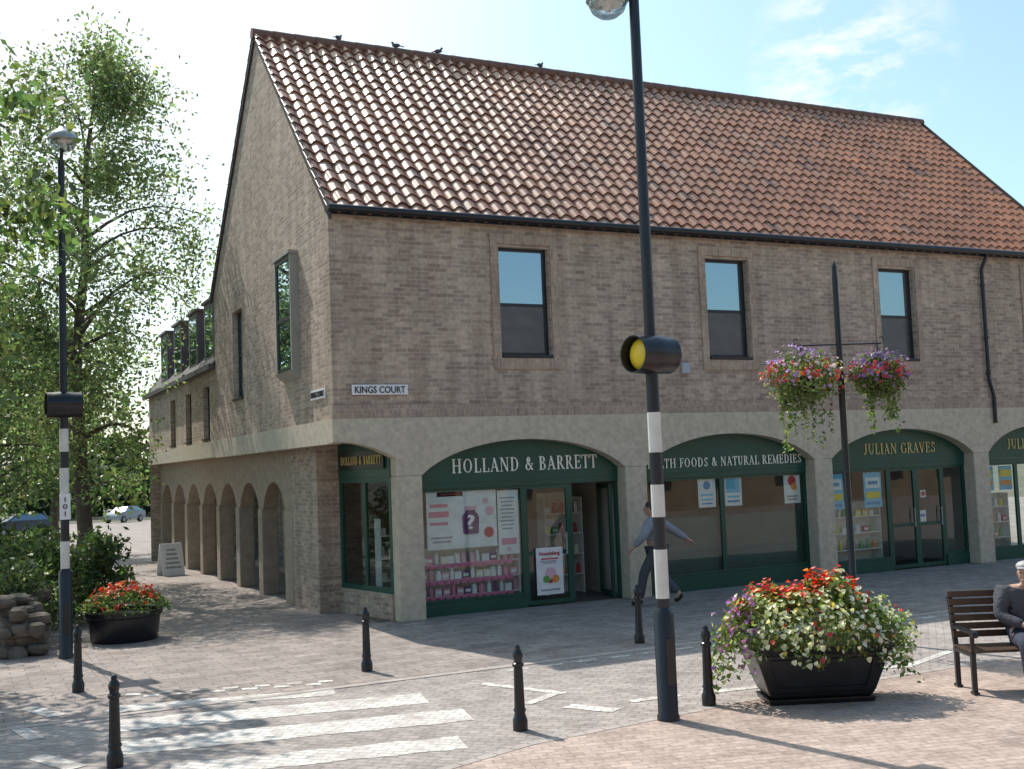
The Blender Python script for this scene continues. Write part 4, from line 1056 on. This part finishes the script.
    skinmesh('trousers',T,E,c_('cloth_'+trs[0],trs[1],.9),t,'pelvis')
    for s in 'LR':
        a=V(J['an'+s][0]);b=V(J['toe'+s][0]); d=(b-a); d.z=0; d.normalize()
        T={'a':(tuple(a),.048),'h':((a.x-d.x*.03,a.y-d.y*.03,a.z-.045),.045),'t':(tuple(b+d*.02),.042)}
        skinmesh('shoe',T,[('a','h'),('h','t')],c_('shoe_black',(.02,.018,.016)),t,'a',1)
    return t
JW=dict(pelvis=((0,0,.93),.14),spine=((.01,0,1.12),.15),chest=((.03,0,1.30),.17),neck=((.05,0,1.45),.052),skull=((.07,0,1.52),.05),
 shL=((.03,.22,1.385),.068),elL=((.12,.38,1.15),.052),wrL=((.30,.36,.98),.034),shR=((.02,-.22,1.385),.068),elR=((-.20,-.40,1.20),.052),wrR=((-.40,-.56,1.04),.034),
 hipL=((.01,.09,.88),.09),knL=((.22,.09,.53),.062),anL=((.30,.09,.10),.04),toeL=((.44,.09,.045),.03),
 hipR=((-.01,-.09,.88),.09),knR=((-.02,-.09,.50),.062),anR=((-.33,-.09,.19),.04),toeR=((-.25,-.09,.06),.03))
wk=person('person in a grey blue jacket walking past the shop windows',(5.50,-1.15,0),math.radians(132),JW,('greyblue',(.27,.285,.33)),('dark',(.075,.08,.095)),'dark')
wk.scale=(1.07,1.07,1.07)
JS=dict(pelvis=((0,0,.56),.14),spine=((-.02,0,.74),.145),chest=((-.02,0,.93),.16),neck=((.04,0,1.07),.06),skull=((.08,0,1.13),.05),
 shL=((-.0,.20,1.0),.07),elL=((.06,.29,.76),.055),wrL=((.27,.10,.70),.03),shR=((0,-.20,1.0),.07),elR=((.06,-.29,.76),.055),wrR=((.28,-.08,.68),.03),
 hipL=((.02,.1,.53),.09),knL=((.46,.13,.53),.07),anL=((.44,.13,.10),.042),toeL=((.60,.15,.045),.03),
 hipR=((.02,-.1,.53),.09),knR=((.46,-.13,.53),.07),anR=((.50,-.13,.10),.042),toeR=((.66,-.15,.045),.03))
bl=bpos+e*.72+Vector((.443,.896,0))*.27
person('elderly seated person in a dark jacket and grey flat cap',tuple(bl),bang-math.pi/2-.15,JS,('darkgrey',(.06,.063,.075)),('navy2',(.035,.04,.07)),'grey',cap=(.42,.41,.40),headdir=-.5)

# ------------------------------------------------------------------ parked cars
def car(loc,rot,label,col,mn):
    t=thing('parked_car',label,'car',loc,rot)
    prof=[(-2.0,.35),(-2.05,.75),(-1.95,.95),(-1.6,1.0),(-1.15,1.40),(.25,1.43),(.95,1.0),(1.8,.86),(2.0,.65),(2.0,.35)]
    def loft(m,pr,ws):
        n=len(pr);vs=[]
        for s in (-1,1):
            for (x,z),w in zip(pr,ws): vs.append((x,s*w,z))
        m.add(vs,[list(range(n))[::-1],list(range(n,2*n))]+[(i,i+n,(i+1)%n+n,(i+1)%n) for i in range(n)])
    m=MB(); loft(m,prof,[.82,.84,.84,.82,.62,.62,.80,.80,.78,.80]); m.obj('body',c_(mn,col,.25),t,bevel=.04)
    m=MB(); loft(m,[(-1.52,1.02),(-1.12,1.36),(.22,1.385),(.80,1.03)],[.832,.66,.66,.828]); m.obj('window',M['glass_up'],t)
    for x in (-1.25,1.25):
        for s in (-1,1):
            w=bpy.data.objects.new('wheel',None); coll.objects.link(w); w.parent=t; w.location=(x,s*.78,.31)
            m=MB(); m.cyl((0,-.1,0),(0,.1,0),.31,.31,20); m.obj('tyre',M['black'],w)
            m=MB(); m.cyl((0,-.105,0),(0,.105,0),.19,.19,12); m.obj('rim',M['grey'],w)
    for s in (-1,1):
        m=MB(); m.ball((1.93,s*.6,.70),.1,.16,.07,10); m.obj('headlight',M['whitep'],t)
    return t
car((8.3,90,gz(90)),math.radians(228),'silver hatchback parked at the end of the path',(.30,.32,.35),'car_silver')
car((-1.8,60,gz(60)),math.radians(190),'dark car parked under the trees',(.05,.06,.08),'car_dark')

# ------------------------------------------------------------------ world, sun, camera
el=math.radians(51.5); az=math.radians(-11.3)
w=bpy.data.worlds.new("World"); scene.world=w; w.use_nodes=True; nt=w.node_tree
bg=nt.nodes['Background']
sky=nt.nodes.new('ShaderNodeTexSky'); sky.sky_type='NISHITA'; sky.sun_disc=False; sky.sun_elevation=el; sky.sun_rotation=az; sky.dust_density=2.2; sky.air_density=1.0; sky.ozone_density=1.0
tc=nt.nodes.new('ShaderNodeTexCoord'); mp=nt.nodes.new('ShaderNodeMapping'); mp.inputs['Scale'].default_value=(1,1,2.6); nt.links.new(tc.outputs['Generated'],mp.inputs[0])
dt=nt.nodes.new('ShaderNodeVectorMath'); dt.operation='DOT_PRODUCT'; nt.links.new(tc.outputs['Generated'],dt.inputs[0])
hv=Vector((-.18,.90,.42)).normalized(); dt.inputs[1].default_value=hv
hz_=ramp(nt,dt.outputs['Value'],(0,0,0),(1,1,1),.80,.985)
dc=nt.nodes.new('ShaderNodeVectorMath'); dc.operation='DOT_PRODUCT'; nt.links.new(tc.outputs['Generated'],dc.inputs[0])
dc.inputs[1].default_value=(.6560,.6838,.3195)
cm_=ramp(nt,dc.outputs['Value'],(0,0,0),(1,1,1),.9972,.9994)
cn=ramp(nt,noise(nt,mp.outputs[0],16,5,.6),(0,0,0),(1,1,1),.42,.62)
cc=nt.nodes.new('ShaderNodeMath'); cc.operation='MULTIPLY'; nt.links.new(cm_,cc.inputs[0]); nt.links.new(cn,cc.inputs[1])
m2=nt.nodes.new('ShaderNodeMath'); m2.operation='MULTIPLY'; m2.inputs[1].default_value=.94; nt.links.new(hz_,m2.inputs[0])
mx2=nt.nodes.new('ShaderNodeMath'); mx2.operation='MAXIMUM'; nt.links.new(m2.outputs[0],mx2.inputs[0]); nt.links.new(cc.outputs[0],mx2.inputs[1])
sk2=mixc(nt,1.0,sky.outputs[0],(1.34,1.56,1.44),'MULTIPLY')
fin=mixc(nt,mx2.outputs[0],sk2,(7.3,7.5,7.6))
nt.links.new(fin,bg.inputs[0]); bg.inputs[1].default_value=.15
sd=bpy.data.lights.new('Sun','SUN'); sd.energy=5.0; sd.angle=math.radians(.53); sd.color=(1,.95,.87)
so_=bpy.data.objects.new('Sun',sd); coll.objects.link(so_)
dirv=Vector((-math.sin(az)*math.cos(el),-math.cos(az)*math.cos(el),-math.sin(el)))
so_.rotation_euler=dirv.to_track_quat('-Z','Y').to_euler()
cp=(-5.7060,-18.2741,2.5229);yaw,pitch,roll=1.1113,.0730,-.0393
d=Vector((math.cos(yaw)*math.cos(pitch),math.sin(yaw)*math.cos(pitch),math.sin(pitch))); r=Vector((math.sin(yaw),-math.cos(yaw),0)); u=r.cross(d)
rr=math.cos(roll)*r+math.sin(roll)*u; uu=-math.sin(roll)*r+math.cos(roll)*u
cam=bpy.data.cameras.new('Camera'); co=bpy.data.objects.new('Camera',cam); coll.objects.link(co)
Mx=Matrix(((rr.x,uu.x,-d.x,cp[0]),(rr.y,uu.y,-d.y,cp[1]),(rr.z,uu.z,-d.z,cp[2]),(0,0,0,1))); co.matrix_world=Mx
cam.sensor_width=36; cam.lens=36*1137.9/1024; cam.clip_end=3000; cam.clip_start=.05
scene.camera=co
scene.view_settings.view_transform='Standard'; scene.view_settings.look='None'; scene.view_settings.exposure=0
